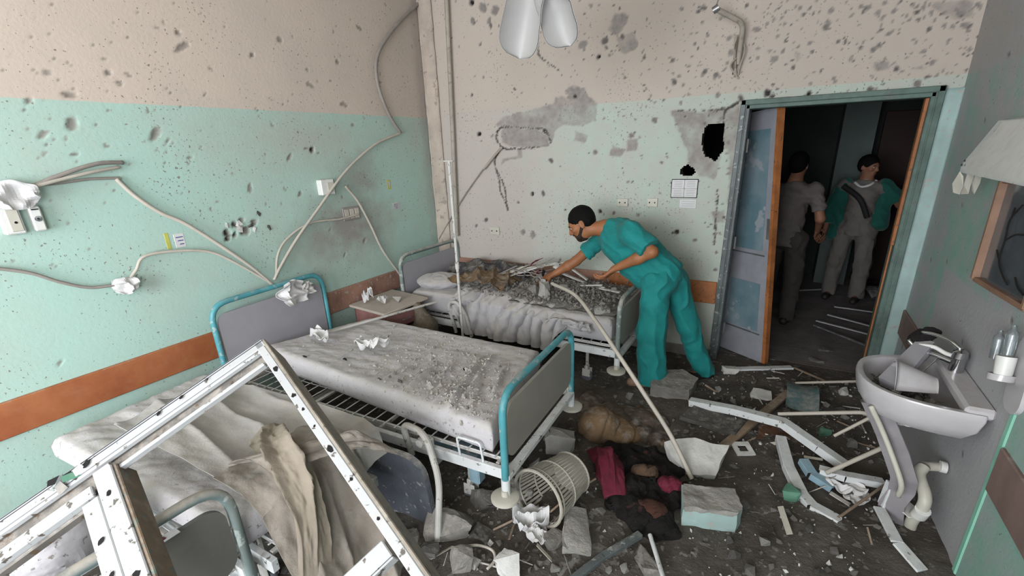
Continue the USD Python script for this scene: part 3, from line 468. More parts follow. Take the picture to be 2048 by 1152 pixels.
# door 1: frame members, wooden stop, warped leaf
d1 = Thing('door_1', 'open doorway with dark mint frame and a warped leaf hanging inward', 'door', (3.56, .05, 0), kind='structure')
def frm(x0, x1, z0, z1, w=.075):
    o = []
    for (dx, dy0, dy1) in ((0, -.025, .0), (.018, -.012, .22), (.045, .03, .17)): o.append((dx, dy0, dy1))
    return o
lean = .018                                                      # the left jamb leans after the blast
def jamb(x, s):
    parts = [bar((x+s*.016-(lean if s > 0 else 0), -.016, -.02), (x+s*.016+(0 if s > 0 else 0), -.016, DZT), .036, .034, .004, (0, 1, 0)), bar((x+s*.045-(lean if s > 0 else 0), .08, -.02), (x+s*.045, .08, DZT-.02), .035, .2, .004, (0, 1, 0)), bar((x+s*.034-(lean if s > 0 else 0), .0, -.02), (x+s*.034, .0, DZT-.03), .016, .05, .003, (0, 1, 0))]
    return cat(parts)
d1.part('frame_post', jamb(DXL, 1), MT['frame_grey']); d1.part('frame_post', jamb(DXR, -1), MT['frame_mint'])
d1.part('frame_head', cat(cbox(DXR-DXL, .034, .036, .004, ((DXL+DXR)/2, -.016, DZT-.018)), cbox(DXR-DXL-.03, .2, .035, .004, ((DXL+DXR)/2, .08, DZT-.045)), cbox(DXR-DXL-.03, .05, .016, .003, ((DXL+DXR)/2, .0, DZT-.03))), MT['frame_mint'])
d1.part('door_stop', cat(cbox(.02, .045, .95, .003, (DXR-.072, .03, 1.58)), cbox(.012, .02, 1.9, .002, (DXR-.066, .065, 1.1))), MT['wood_orange'], label='bare orange wooden door stop on the right jamb')
q00, q10, q11, q01 = A([3.015, .30, .015]), A([3.41, .06, .012]), A([3.237, .095, 2.068]), A([3.00, .40, 2.045])
def leaf_pt(s, t, off): 
    p = (1-t)*((1-s)*q00+s*q10)+t*((1-s)*q01+s*q11); du = (1-t)*(q10-q00)+t*(q11-q01); dv = (1-s)*(q01-q00)+s*(q11-q10); n = np.cross(du, dv); return p+n/np.linalg.norm(n)*off
def leaf_slab(s0, s1, t0, t1, o0, o1, n=12):
    V = [leaf_pt(s0+(s1-s0)*i/3, t0+(t1-t0)*j/n, o1) for i in range(4) for j in range(n+1)]
    return sheet(A(V).reshape(4, n+1, 3), o1-o0)
lf = d1.part('leaf', leaf_slab(0, .93, 0, 1, -.04, 0), MT['door_grey'])
d1.part('edge_lipping', leaf_slab(.931, 1, .0, 1, -.045, .002), MT['wood_orange'], label='bare orange wood edge of the door leaf', parent=lf)
for t0, t1 in ((.47, .93), (.13, .335)): d1.part('blue_panel', leaf_slab(.10, .80, t0, t1, .0, .004, 20), MT['door_blue'], parent=lf, label='blue panel of the door leaf')
for t0, t1 in ((.45, .455), (.118, .123)): d1.part('moulding', leaf_slab(.06, .85, t0, t1, .0, .007), MT['frame_grey'], parent=lf)
for z in (.3, 1.05, 1.8): d1.part('hinge', lathe([(0, -.05), (.009, -.05), (.009, .05), (0, .05)], 8, (DXL+.07, .05, z)), MT['steel'])
d1.part('lock_plate', leaf_slab(.86, .925, .52, .60, .0, .003), MT['steel'], parent=lf)
# broken plaster nib between the frame and the right wall
nb = sheet(A([[(DXR+.0+s*.09, -.018-.012*meshkit.fbm(A([s*3, t*9, 1.]), 3, 4), .02+t*2.08) for t in np.linspace(0, 1, 60)] for s in np.linspace(0, 1, 6)]), .03)
struct('trim_8', T(nb.vertices, nb.faces), MT['mint_plaster'], 'chipped mint plaster strip between the door frame and the right wall', smooth=True, cat='plaster')
# pilaster in the left corner with a ragged edge
pw = lambda z: .17+.012*(meshkit.fbm(A([3., z*7, 2.]), 3, 2)-.5)
pl = sheet(A([[(.012+.02*(meshkit.fbm(A([1., z*9, 5.]), 3, 6)-.5)*(s == 0)+s*pw(z), -.028+.01*(abs(s-.5) > .45)+.008*(meshkit.fbm(A([s*4, z*9, 1.]), 3, 4)-.5), z) for z in np.linspace(0, H, 150)] for s in np.linspace(0, 1, 8)]), .03)
struct('trim_9', pl, M('pilaster_paint', 'b8aa9e', .8, var=.12, scale=6, spots=.3, spotcol='938980', sscale=14, bump=.4), 'chipped pale corner pilaster running up to the ceiling', smooth=True, cat='pilaster')
# ------------------------------------------------------------------ beds
def ubar(yw, ztop, zbot, r=.12, x=0, sx=0):                       # an upturned U of tube across the bed
    return bends([(x, -yw, zbot), (x, -yw, ztop), (x, yw, ztop), (x, yw, zbot)], r, 7)
def caster(x, y):
    s = [tube([(x, y, .135), (x, y, .33)], .014, 8), cbox(.03, .05, .05, .006, (x, y, .125)), cbox(.07, .008, .07, .003, (x, y-.022, .085)), cbox(.07, .008, .07, .003, (x, y+.022, .085))]
    return cat(s), lathe([(0, -.014), (.045, -.014), (.05, -.006), (.05, .006), (.045, .014), (0, .014)], 16, (x, y, .052), rotx(math.pi/2))
def make_bed(label, at, rz, L=2.2, wd=.46, head=True, foot=True, tubes=('teal_tube', 'teal_tube'), panels=('panel_grey', 'panel_beige'), hz=.94, fz=.78, dz=0.0, wires=(6, 26), legs=True, rail='white_dirty', bumpers=True):
    b = Thing('hospital_bed', label, 'bed', at, rz=rz); Pm = lambda n, m, k, **kw: b.part(n, m, MT[k], local=True, **kw)
    zr = .335+dz
    ends = ([(0., hz, 'headboard', tubes[0], panels[0])] if head else [])+([(L, fz, 'footboard', tubes[1], panels[1])] if foot else [])
    for x, z, n, tk, pk in ends:
        p = Pm(n+'_tube', tube(ubar(wd, z, .30, .13, x), .019, 12), tk)
        for s in (-1, 1): b.part('corner_sleeve', tube([(x, s*wd, .19), (x, s*wd, .31)], .023, 12), MT['white_paint'], parent=p, local=True)
        pz0, pz1 = .40, z-.075
        pl = rrect(2*(wd-.028), pz1-pz0, .07)
        pp = Pm(n+'_panel', extrude(pl, .018, A([[0, 0, 1], [1, 0, 0], [0, 1, 0.]]), (x-.009, 0, (pz0+pz1)/2)), pk)
        for s in (-1, 1):
            for zz in (pz0+.05, pz1-.12): b.part('bolt', lathe([(0, -.02), (.007, -.02), (.007, .012), (0, .016)], 8, (x, s*(wd-.02), zz), rotx(-s*math.pi/2)), MT['steel'], parent=pp, local=True)
        Pm('end_rail', bar((x, -wd, zr-.02), (x, wd, zr-.02), .045, .03, .003), 'white_paint')
        if bumpers:
            for s in (-1, 1): Pm('bumper_disc', lathe([(0, -.012), (.062, -.014), (.072, -.006), (.072, .008), (.06, .014), (.02, .016), (.018, .045), (0, .045)], 24, (x, s*(wd+.012), .205)), 'plastic_cream')
    for s in (-1, 1):
        Pm('side_rail', cat(bar((0.01, s*(wd-.01), zr), (L-.01, s*(wd-.01), zr), .03, .06, .003), bar((.05, s*(wd-.03), zr-.02), (L-.05, s*(wd-.03), zr-.02), .03, .012, .002)), 'white_paint' if s < 0 else rail)
    Pm('mesh_frame', cat([bar((.05, s*(wd-.07), zr+.03), (L-.05, s*(wd-.07), zr+.03), .018, .018, .002) for s in (-1, 1)]+[bar((x, -wd+.03, zr+.022), (x, wd-.03, zr+.022), .02, .02, .002) for x in (.06, L*.35, L*.62, L-.06)]), 'white_dirty')
    for k in range(wires[0]): y = -wd+.06+(2*wd-.12)*k/(wires[0]-1); Pm('lengthwise_wire', tube([(.05, y, zr+.045), (L-.05, y, zr+.045)], .0035, 5), 'white_paint')
    for k in range(wires[1]): x = .08+(L-.16)*k/(wires[1]-1); Pm('cross_wire', bar((x, -wd+.035, zr+.05), (x, wd-.035, zr+.05), .009, .004, .001), 'white_paint')
    for x in ((.2, L-.28) if legs else ()):
        for s in (-1, 1):
            c, w = caster(x, s*(wd-.1)); q = Pm('caster_leg', c, 'white_dirty'); b.part('caster_wheel', w, MT['slab_blue'], parent=q, local=True)
    return b, Pm
bed1, B1 = make_bed('hospital bed in the middle with turquoise tube ends and a bare dusty mattress', (.13, -2.16, 0), math.radians(2.3))
# a fallen side-guard arm, stop loop, motor box under the near side of the middle bed
B1('side_guard_arm', tube(bends([(1.62, -.47, .28), (1.60, -.50, .50), (1.80, -.55, .52), (1.90, -.60, .30), (1.93, -.70, .02)], .08, 7), .017, 10), 'white_dirty')
B1('guard_clamp', cat(cbox(.08, .05, .07, .008, (1.74, -.485, .40)), lathe([(0, -.03), (.022, -.03), (.022, .03), (0, .03)], 12, (1.74, -.51, .43), rotx(math.pi/2))), 'white_dirty')
B1('mattress_stop', tube(bends([(1.93, -.45, .36), (1.92, -.455, .475), (2.06, -.455, .475), (2.07, -.45, .36)], .02, 5), .006, 8), 'white_paint')
B1('motor_box', cat(cbox(.16, .10, .07, .01, (1.90, -.33, .285)), cbox(.07, .07, .13, .008, (1.95, -.34, .19)), cbox(.3, .03, .04, .004, (1.80, -.33, .30))), 'light_blue', label='pale blue motor housing under the bed')
B1('under_frame', cat(bar((.3, -.28, .24), (1.9, -.28, .24), .04, .04), bar((.3, .28, .24), (1.9, .28, .24), .04, .04), bar((.5, -.4, .2), (.5, .4, .2), .04, .04), bar((1.7, -.4, .2), (1.7, .4, .2), .04, .04)), 'white_dirty')

bed2, B2b = make_bed('far hospital bed against the back wall with grey tube ends under heaped rubble', (.27, -.475, 0), math.radians(-.6), L=2.15, tubes=('teal_dusty', 'teal_dusty'), panels=('panel_grey', 'panel_beige'), hz=.92, fz=.77)
B2b('side_guard_arm', tube(bends([(.62, -.47, .26), (.60, -.53, .56), (.72, -.55, .60), (.80, -.55, .50), (.84, -.53, .28)], .06, 7), .016, 10), 'white_dirty')
B2b('mattress_stop', tube(bends([(1.0, -.46, .36), (1.0, -.465, .50), (1.1, -.465, .50), (1.1, -.46, .36)], .02, 5), .006, 8), 'white_paint')
bed3, B3b = make_bed('low bed frame under crumpled sheets by the left wall, nearest the window frame', (.10, -3.14, 0), 0., L=1.72, wd=.28, head=False, foot=False, wires=(5, 18), bumpers=False)
bed4, B4b = make_bed('bed whose grey panel and bent dusty tube show under the fallen window frame', (.78, -3.935, 0), 0., L=.97, wd=.46, head=False, foot=True, tubes=('teal_dusty', 'teal_dusty'), panels=('panel_grey', 'panel_dark'), fz=.77, wires=(6, 12), rail='white_paint', legs=False)
ns = B4b('name_strip', cbox(.034, .24, .004, .001, (.972, .17, .699)), 'paper', label='torn white label strip on the bed end')
for k in range(4): bed4.part('print_mark', cbox(.022, .016 if k < 3 else .03, .002, .0005, (.972, .10+.045*k, .7018), rotz(.25*(k % 2))), MT['ink' if k < 3 else 'red_cloth'], parent=ns, local=True)

def _fold(p, q, w, h): a, b = atz(p, .56), atz(q, .56); return (a[0], a[1], b[0], b[1], w, h)
FOLDS = [_fold((965, 715), (868, 862), .02, .030), (_fold((985, 712), (925, 800), .016, .022)), _fold((880, 720), (800, 790), .014, .016), _fold((1010, 735), (985, 790), .015, .02), _fold((950, 740), (830, 830), .012, .014), _fold((1040, 735), (1005, 810), .012, .016), _fold((900, 800), (880, 880), .02, .02), _fold((700, 700), (640, 745), .01, .008), _fold((860, 700), (760, 760), .012, .01), _fold((930, 705), (860, 770), .012, .014), _fold((1060, 720), (1035, 770), .012, .014), _fold((960, 760), (930, 850), .014, .012)]
# mattresses: quilted slabs over four plan corners, dented and dusted
def mattress_mesh(c00, c10, c11, c01, zt, th, nu=90, nv=44, seed=1, wr=.012, sag=.02, tilt=(0, 0), folds=False):
    c = [A([*p, 0.]) for p in (c00, c10, c11, c01)]; Vt_, Vb = [], []
    u, v = np.meshgrid(np.linspace(0, 1, nu), np.linspace(0, 1, nv), indexing='ij')
    r = .045; lu, lv = np.linalg.norm(c[1]-c[0]), np.linalg.norm(c[3]-c[0])
    def surf(side):
        P = ((1-u)*(1-v))[..., None]*c[0]+(u*(1-v))[..., None]*c[1]+(u*v)[..., None]*c[2]+((1-u)*v)[..., None]*c[3]
        du, dv = np.minimum(u, 1-u)*lu, np.minimum(v, 1-v)*lv; d = np.minimum(du, dv); e = np.clip(1-d/r, 0, 1)
        edge = r*(1-np.sqrt(np.clip(1-e**2, 0, 1)))
        q = np.stack([P[..., 0], P[..., 1], 0*u], -1); fold = meshkit.fbm(q*A([3.2, 9, 1])+seed, 4, seed)-.5; fine = meshkit.fbm(q*A([18, 30, 1])+seed, 3, seed+3)-.5
        z = zt-edge-sag*np.sin(np.pi*u)*np.sin(np.pi*v)+wr*2*fold*np.clip(d/.1, .2, 1)+wr*.7*fine+tilt[0]*(u-.5)+tilt[1]*(v-.5)
        if folds:
            for (ax, ay, bx, by, wd_, hh) in FOLDS:
                pq = P[..., :2]-A([ax, ay]); ab = A([bx-ax, by-ay]); t = np.clip(pq@ab/(ab@ab), 0, 1); dd = np.linalg.norm(pq-t[..., None]*ab, axis=-1)+.02*(meshkit.fbm(q*9+ax, 2, 4)-.5); z = z+1.6*hh*np.exp(-(dd/wd_)**2)*np.sin(np.pi*np.clip(t, .03, .97))**.5*np.clip(d/.14, 0, 1)
        if side: z = zt-th+edge+tilt[0]*(u-.5)+tilt[1]*(v-.5)+0*z
        return np.stack([P[..., 0], P[..., 1], z], -1)
    t, b = surf(0), surf(1); n = nu*nv; V = np.vstack([t.reshape(-1, 3), b.reshape(-1, 3)])
    i, j = np.meshgrid(np.arange(nu-1), np.arange(nv-1), indexing='ij'); a = (i*nv+j).ravel(); F = [np.stack([a, a+nv, a+nv+1], 1), np.stack([a, a+nv+1, a+1], 1)]; F += [f[:, ::-1]+n for f in F]
    rim = np.concatenate([np.arange(nv), np.arange(1, nu)*nv+nv-1, (nu-1)*nv+np.arange(nv-2, -1, -1), np.arange(nu-2, 0, -1)*nv]); r2 = np.roll(rim, -1)
    F += [np.stack([rim, r2, r2+n], 1), np.stack([rim, r2+n, rim+n], 1)]; m = T(V, np.vstack(F)); return m if m.volume > 0 else T(V, m.faces[:, ::-1])
matt1 = mattress_mesh((.19, -2.37), (2.27, -2.51), (2.06, -1.56), (.50, -1.56), .565, .165, nu=150, nv=70, seed=4, wr=.011, folds=True)
one('mattress', matt1, MT['mattress'], 'grey vinyl mattress strewn with grit on the middle bed', 'mattress', smooth=60)
one('mattress', mattress_mesh((.36, -.93), (2.36, -.95), (2.36, -.06), (.34, -.03), .60, .19, seed=9, wr=.025, sag=.0), MT['linen_white'], 'grey mattress under rubble on the far bed by the back wall', 'mattress', smooth=60)
one('mattress', mattress_mesh((.26, -3.58), (1.70, -3.50), (1.78, -2.80), (.20, -2.76), .545, .15, seed=13, wr=.02), MT['mattress'], 'dusty mattress by the left wall under the crumpled pale sheet', 'mattress', smooth=60)

# bedside cabinet between the two beds, its top knocked aslant
cb = Thing('bedside_cabinet', 'dusty pinkish bedside cabinet standing between the middle and far beds', 'cabinet', (.36, -1.235, 0))
Rc = rotz(-.12); cl = lambda m, t=(0, 0, 0): xf(xf(m, np.diag([1, 1, .89])), Rc, A([.36, -1.235, 0])+Rc@A(t))
cb.part('body', cl(cat(cbox(.42, .02, .6, .003, (0, -.21, .33)), cbox(.42, .02, .6, .003, (0, .21, .33)), cbox(.02, .44, .6, .003, (-.2, 0, .33)), cbox(.42, .44, .02, .003, (0, 0, .05)))), MT['pink_board'])
cb.part('door', cl(cbox(.018, .40, .36, .003, (.212, 0, .24))), MT['pink_board']); d_ = cb.part('drawer', cl(cbox(.018, .40, .14, .003, (.212, 0, .52))), MT['pink_board'])
cb.part('handle', cl(tube(bends([(.22, -.05, .52), (.245, -.05, .52), (.245, .05, .52), (.22, .05, .52)], .01), .005, 8)), MT['steel'], parent=d_)
cb.part('top', cl(cbox(.50, .50, .028, .006, (.01, 0, .645), rotx(.03))), MT['carton'], label='pale dust-covered cabinet top')
one('sack', solid(lambda p: smin(smin(rcone(p, (.76, -1.13, .10), (.70, -1.15, .36), .10, .085), rcone(p, (.70, -1.15, .36), (.64, -1.16, .54), .085, .04), .08), rcone(p, (.76, -1.12, .08), (.84, -1.10, .07), .09, .06), .06)+.03*(meshkit.fbm(p*13, 3, 4)-.5), (.5, -1.4, -.05), (1.15, -.9, .65), .015), MT['rope'], 'brown crumpled sack hanging on the end of the bedside cabinet', 'sack', smooth=True)

# the blown-in window frame: rectangle in a tilted plane, resting on the near bed's tube
fA = CAM+ray((520, 695))/np.linalg.norm(ray((520, 695)))*1.88
e1 = -ray((-264, -448)); e1 /= np.linalg.norm(e1); e2 = -ray((4038, -1329)); e2 -= e1*(e1@e2); e2 /= np.linalg.norm(e2); e3 = np.cross(e1, e2); e3 = e3 if e3[2] > 0 else -e3
def onframe(px, off=0.): d = ray(px); return CAM+d*((fA+e3*off-CAM)@e3)/(d@e3)
def fco(px): q = onframe(px)-fA; return q@e1, q@e2
Rf = np.stack([e1, e2, e3], 1)
def prof(s0, t0, s1, t1, w, h, inset=.0, c=.004):                # a channel section: floor, two walls, lips, running from (s0, t0) to (s1, t1) in the frame's own plane
    p, q = fA+e1*s0+e2*t0, fA+e1*s1+e2*t1; x = (q-p)/np.linalg.norm(q-p); y = np.cross(e3, x); o = []
    for off, dz, ww, hh in ((0, -h+.003, w, .006), (-w/2+.003, -h/2, .006, h), (w/2-.003, -h/2, .006, h), (-w/2+w*.16, -.003, w*.32, .006), (w/2-w*.16, -.003, w*.32, .006)):
        o.append(bar(p+y*off+e3*dz, q+y*off+e3*dz, ww, hh, .0015, e3))
    return cat(o)
def flat(s0, t0, s1, t1, w, h, dz=0., c=.003): return bar(fA+e1*s0+e2*t0+e3*(dz-h/2), fA+e1*s1+e2*t1+e3*(dz-h/2), w, h, c, e3)
wf = Thing('window_frame', 'big white aluminium window frame, blown out and lying across the near beds', 'window frame', onframe((400, 1000)))
sM, tM = fco((200, 890)); LS, LT = 1.75, max(.95, fco((-60, 1030))[1])
wf.part('outer_stile', cat(flat(-.03, -.002, LS, -.002, .028, .012)), MT['alu_white'])
wf.part('stile_inner_face', flat(-.03, -.021, LS, -.021, .012, .15, -.001), MT['alu_side'], label='dusty grey-brown side of the frame stile')
wf.part('top_rail', cat(flat(-.014, -.02, -.014, LT, .035, .012), flat(-.034, -.02, -.034, LT, .006, .06), flat(.012, -.0, .012, LT, .012, .02, -.002)), MT['alu_white'])
wf.part('rail_channel', cat(flat(.036, .01, .036, LT, .064, .006, -.030), flat(.012, .01, .012, LT, .005, .035, -.004)), MT['alu_inner'], label='dusty channel of the top rail')
wf.part('track', cat(flat(.060, .02, .060, tM+.03, .014, .026, -.012)), MT['alu_white'])
tM -= .012; wm = .082
mu = wf.part('mullion', cat(flat(.035, tM+.028, LS, tM+.028, .056, .014, .004), flat(.12, tM+.083, LS, tM+.083, .050, .012, .002)), MT['alu_white'])
wf.part('mullion_side', cat(flat(.05, tM-.006, LS, tM-.006, .012, .085, -.002)), MT['alu_brown'], parent=mu, label='rusty brown inner side of the mullion')
wf.part('mullion_joint', flat(.12, tM+.0565, LS, tM+.0565, .003, .004, -.001), MT['ink'], parent=mu)
sB = fco((752, 1085))[0]
wf.part('cross_rail', cat(flat(sB+.03, .02, sB+.03, tM-.01, .05, .014, .0), flat(sB+.06, .02, sB+.06, tM-.01, .006, .05)), MT['alu_white'])
sS = fco((100, 1010)); 
wf.part('sash_rail', cat(flat(.085, tM+.07, .085, LT, .036, .014), flat(.107, tM+.07, .107, LT, .006, .05)), MT['alu_white'])
wf.part('sash_channel', cat(flat(.118, tM+.07, .118, LT, .012, .03, -.02), flat(.06, tM+.07, .06, LT, .01, .03, -.03)), MT['alu_inner'])
for px, r in [((541, 745), 13), ((585, 835), 5), ((640, 915), 11), ((575, 800), 7), ((600, 875), 4), ((745, 1048), 5), ((672, 985), 5)]:
    s_, t_ = fco(px); c_ = fA+e1*s_+e2*(-.002); rr = r/FPX*np.linalg.norm(c_-CAM)*.6; rr = min(rr, .011)
    g = np.random.default_rng(int(px[0])); pg = Polygon([(rr*g.uniform(.5, 1.1)*math.cos(k*.8)*1.4, rr*g.uniform(.5, 1.1)*math.sin(k*.8)) for k in range(8)]).buffer(0)
    wf.part('fragment_hole', extrude(pg, .0012, Rf, c_+e3*.0006), MT['dark_void'])
for px, r in [((217, 1074), 9), ((243, 1137), 9), ((287, 1140), 14), ((200, 935), 9), ((385, 838), 7), ((335, 862), 9), ((440, 800), 4), ((175, 930), 12), ((130, 925), 14), ((207, 1000), 5)]:
    s_, t_ = fco(px); s_, t_ = (-.014, t_) if px in ((385, 838), (335, 862), (440, 800), (175, 930), (130, 925)) else (max(s_, .14), min((tM+.028, tM+.083), key=lambda q: abs(q-t_))); c_ = fA+e1*s_+e2*t_+e3*.0048; rr = r/FPX*np.linalg.norm(c_-CAM)*.5; rr = min(rr, .014); g = np.random.default_rng(int(px[0]))
    pg = Polygon([(rr*g.uniform(.5, 1.1)*math.cos(k*.8)*1.3, rr*g.uniform(.4, .9)*math.sin(k*.8)) for k in range(8)]).buffer(0)
    wf.part('fragment_hole', extrude(pg, .0012, Rf@rotz(.8), c_), MT['dark_void'])
for o_ in (-.022, -.031): wf.part('gasket', flat(o_, -.02, o_, LT, .0025, .003, .0025), MT['ink'])
g = np.random.default_rng(12)
for k in range(7):
    c_ = fA+e1*g.uniform(-.025, .02)+e2*(fco((135, 935))[1]+g.uniform(-.05, .05))+e3*.004; wf.part('torn_edge', sheet(A([[c_+(e1*(i-.5)*g.uniform(.012, .03)+e2*(jj-.5)*g.uniform(.015, .04)+e3*g.uniform(-.012, .016)) for jj in range(2)] for i in range(2)]), .002), MT[['frame_grey', 'green_plastic', 'alu_white', 'frame_grey', 'alu_inner', 'alu_white', 'black'][k]])
# ------------------------------------------------------------------ sheets and soft things on the beds
def cloth(fn, nu, nv, seed, amp=.02, f=(4, 9), thick=.004, ridge=0.0, rdir=(1, 0), rf=14., taper=0):
    u, v = np.meshgrid(np.linspace(0, 1, nu), np.linspace(0, 1, nv), indexing='ij'); P = fn(u, v)
    du, dv = np.gradient(P, axis=0), np.gradient(P, axis=1); N = np.cross(du, dv); N /= np.linalg.norm(N, axis=2, keepdims=True)+1e-12
    q = np.stack([u*f[0], v*f[1], 0*u], -1); d = amp*2*(meshkit.fbm(q+seed, 4, seed)-.45)
    if ridge:
        w = u*rdir[0]+v*rdir[1]+.16*(meshkit.fbm(q*.7+seed*3, 3, seed+5)-.5); d = d+ridge*(1-np.abs(np.sin(w*rf)))**2.2*(.4+1.2*meshkit.fbm(q*.6+9, 2, seed+2))
    if taper: d = d*np.clip(np.minimum(u, 1-u)/taper, .08, 1)
    return sheet(P+N*d[..., None], thick)
def lerp(a, b, t): return a+(b-a)*t
def ontop(pathx, ya, yb, zf):                                    # pathx: (x, z) polyline along u; y runs ya..yb along v
    pa = A(pathx, float); L = np.r_[0, np.cumsum(np.hypot(*np.diff(pa, axis=0).T))]; L /= L[-1]
    def fn(u, v): return np.stack([np.interp(u, L, pa[:, 0]), lerp(ya, yb, v)+0*u, np.interp(u, L, pa[:, 1])+zf(u, v)], -1)
    return fn
one('bed_sheet', cloth(ontop([(.62, .60), (1.2, .615), (1.72, .61), (1.80, .57), (1.83, .44)], -3.40, -2.80, lambda u, v: .03*np.sin(v*5+u*3)+.035*np.exp(-((u-.55)**2/.02+(v-.55)**2/.06))), 120, 70, 3, .03, (2.6, 3.4), ridge=.022, rdir=(.35, 1), rf=9), MT['linen'], 'crumpled pale sheet spread over the mattress under the window frame', 'sheet', smooth=70)
one('blanket', cloth(ontop([(1.56, .66), (1.72, .665), (1.84, .60), (1.92, .40), (2.02, .16), (2.08, .05)], -3.42, -2.98, lambda u, v: .02*np.sin(v*9)), 110, 60, 8, .05, (3, 3), ridge=.028, rdir=(.25, 1), rf=9), MT['linen_brown'], 'brown dusty blanket hanging over the end of the bed under the window frame', 'blanket', smooth=70)
def ribbon(path, wid, side, up0):
    P0 = spline(path, 10)
    def fn(u, v):
        i = u*(len(P0)-1); P = np.stack([np.interp(i, np.arange(len(P0)), P0[:, k]) for k in range(3)], -1); w = wid*(1-.35*np.sin(np.pi*u)); return P+A(side)*((v-.5)*w)[..., None]+A(up0)*(.05*np.sin(v*np.pi))[..., None]
    return fn
one('bed_sheet', cloth(ribbon([(1.50, -3.16, .70), (1.68, -3.24, .74), (1.84, -3.29, .70), (1.93, -3.31, .52), (1.96, -3.35, .26)], .15, (.2, .95, .1), (.3, 0, 1)), 100, 60, 17, .05, (4, 2.5), ridge=.045, rdir=(.25, 1), rf=8, taper=.35), MT['linen_beige'], 'bunched knot of beige sheet hanging beside the bent grey bed tube', 'sheet', smooth=70)
one('bed_sheet', cloth(ribbon([(1.72, -3.36, .72), (1.82, -3.20, .73), (1.90, -3.04, .70), (1.93, -2.94, .62)], .20, (.9, .35, -.25), (0, 0, 1)), 80, 50, 27, .035, (4, 3), ridge=.035, rdir=(.2, 1), rf=7, taper=.3), MT['linen_brown'], 'twisted fold of brownish sheet running across to the right frame stile', 'sheet', smooth=70)
# pale foam pillow and dark slab near the frame
def pillow(c, r, R, seed, h=.014, nzf=9., amp=.03):
    c = A(c, float); m = solid(lambda p: ell((p-c)@R, (0, 0, 0), r)+amp*(meshkit.fbm(p*nzf, 3, seed)-.5)+.006*np.abs(np.sin(meshkit.fbm(p*5, 2, seed+3)*30)), c-max(r)*1.25, c+max(r)*1.25, h); return m
one('pillow', pillow((1.20, -3.80, .56), (.15, .18, .15), rotz(.5), 4, .014), M('foam', 'b0adb0', .9, dust=.2, spots=.3, spotcol='75706c', sscale=40), 'pale speckled foam pillow under the left pane of the window frame', 'pillow', smooth=True)
sl = slab(rrect(.66, .46, .12, 8), .035, 5, .002, .06)
one('bed_board', xf(sl, rotz(.05)@rotx(math.pi/2+.12), (1.68, -2.715, .225)), MT['slab_blue'], 'dark blue-grey board with rounded corners leaning under the middle bed', 'board', smooth=40)
# far bed: sheet falling over the near side, pillow, dark blanket, heap of debris
def fall(u, v):                                                  # u along the bed, v from the middle of the mattress over its near edge and down
    x = lerp(.88, 2.22, u); t = np.interp(v, [0, .45, .55, 1], [0, .42, .5, .86]); y = np.interp(v, [0, .5, .58, 1], [-.52, -.925, -.985, -1.03-.0]); z = np.interp(v, [0, .42, .54, 1], [.64, .645, .59, .30])
    low = np.clip((np.abs(u-.42)-.30)/.1, 0, 1); z = np.where(v > .55, z+low*(v-.55)*.5, z)
    return np.stack([x+.02*np.sin(v*7), y-.03*np.clip(v-.5, 0, 1)*np.sin(u*21), z+.03*np.sin(u*4+1)*(v < .6)], -1)
one('bed_sheet', cloth(fall, 130, 66, 21, .034, (11, 4), ridge=.055, rdir=(1, .15), rf=38), MT['linen_white'], 'grey-white sheet falling in folds over the near side of the far bed', 'sheet', smooth=70)
one('pillow', pillow((.56, -.72, .66), (.24, .17, .075), rotz(.35), 7, .014, 9, .03), MT['linen_white'], 'flattened white pillow at the head of the far bed', 'pillow', smooth=True)
one('blanket', cloth(ontop([(.42, .66), (.7, .70), (1.0, .70), (1.18, .675)], -.44, -.08, lambda u, v: .05*np.sin(v*3.1)), 60, 40, 31, .03, (4, 4), ridge=.03, rdir=(1, .6), rf=9), MT['blanket_dark'], 'dark grey blanket rumpled at the head of the far bed', 'blanket', smooth=70)
one('blanket', cloth(ontop([(.78, .70), (.98, .735), (1.2, .72), (1.34, .68)], -.86, -.50, lambda u, v: .03*np.sin(v*3.1)), 60, 40, 35, .035, (5, 4), ridge=.04, rdir=(1, .3), rf=12), MT['blanket_tan'], 'brown dusty blanket rumpled in the middle of the far bed', 'blanket', smooth=70)

# ------------------------------------------------------------------ grit, as stuff, and chunks one by one
_tet = [rock((1, 1, 1), 300+k, .6, 0, 9) for k in range(12)]
def grit(pts, sz, seed):
    g = np.random.default_rng(seed); o = []
    for p, s in zip(pts, sz):
        m = _tet[g.integers(12)]; q = g.normal(size=4); q /= np.linalg.norm(q); R = trimesh.transformations.quaternion_matrix(q)[:3, :3]
        o.append(xf(m, R*(s*g.uniform(.6, 1.2, 3)), p+A([0, 0, s*.22])))
    return cat(o)
from scipy.spatial import cKDTree
_mv = np.array(matt1.vertices); _mv = _mv[_mv[:, 2] > .49]; _mt = cKDTree(_mv[:, :2])
def MZ(x, y): d, i = _mt.query([x, y], 3); return float(_mv[i, 2].max())
def rnd(px0, px1, n, seed, z, sig=None):
    g = np.random.default_rng(seed); return [atz((g.normal((px0[0]+px1[0])/2, (px1[0]-px0[0])/4), g.normal((px0[1]+px1[1])/2, (px1[1]-px0[1])/4)), z) for _ in range(n)]
LP1 = [atz(px, .568) for px in ((870, 765), (890, 745), (845, 745), (825, 735), (920, 835), (935, 820), (905, 850), (790, 745), (805, 740), (780, 755), (955, 760), (970, 755), (840, 700), (870, 695), (700, 730), (965, 770), (890, 835), (1000, 735), (850, 780), (915, 700))]
inb1 = Polygon([(.30, -2.33), (2.22, -2.46), (2.02, -1.60), (.55, -1.60)])
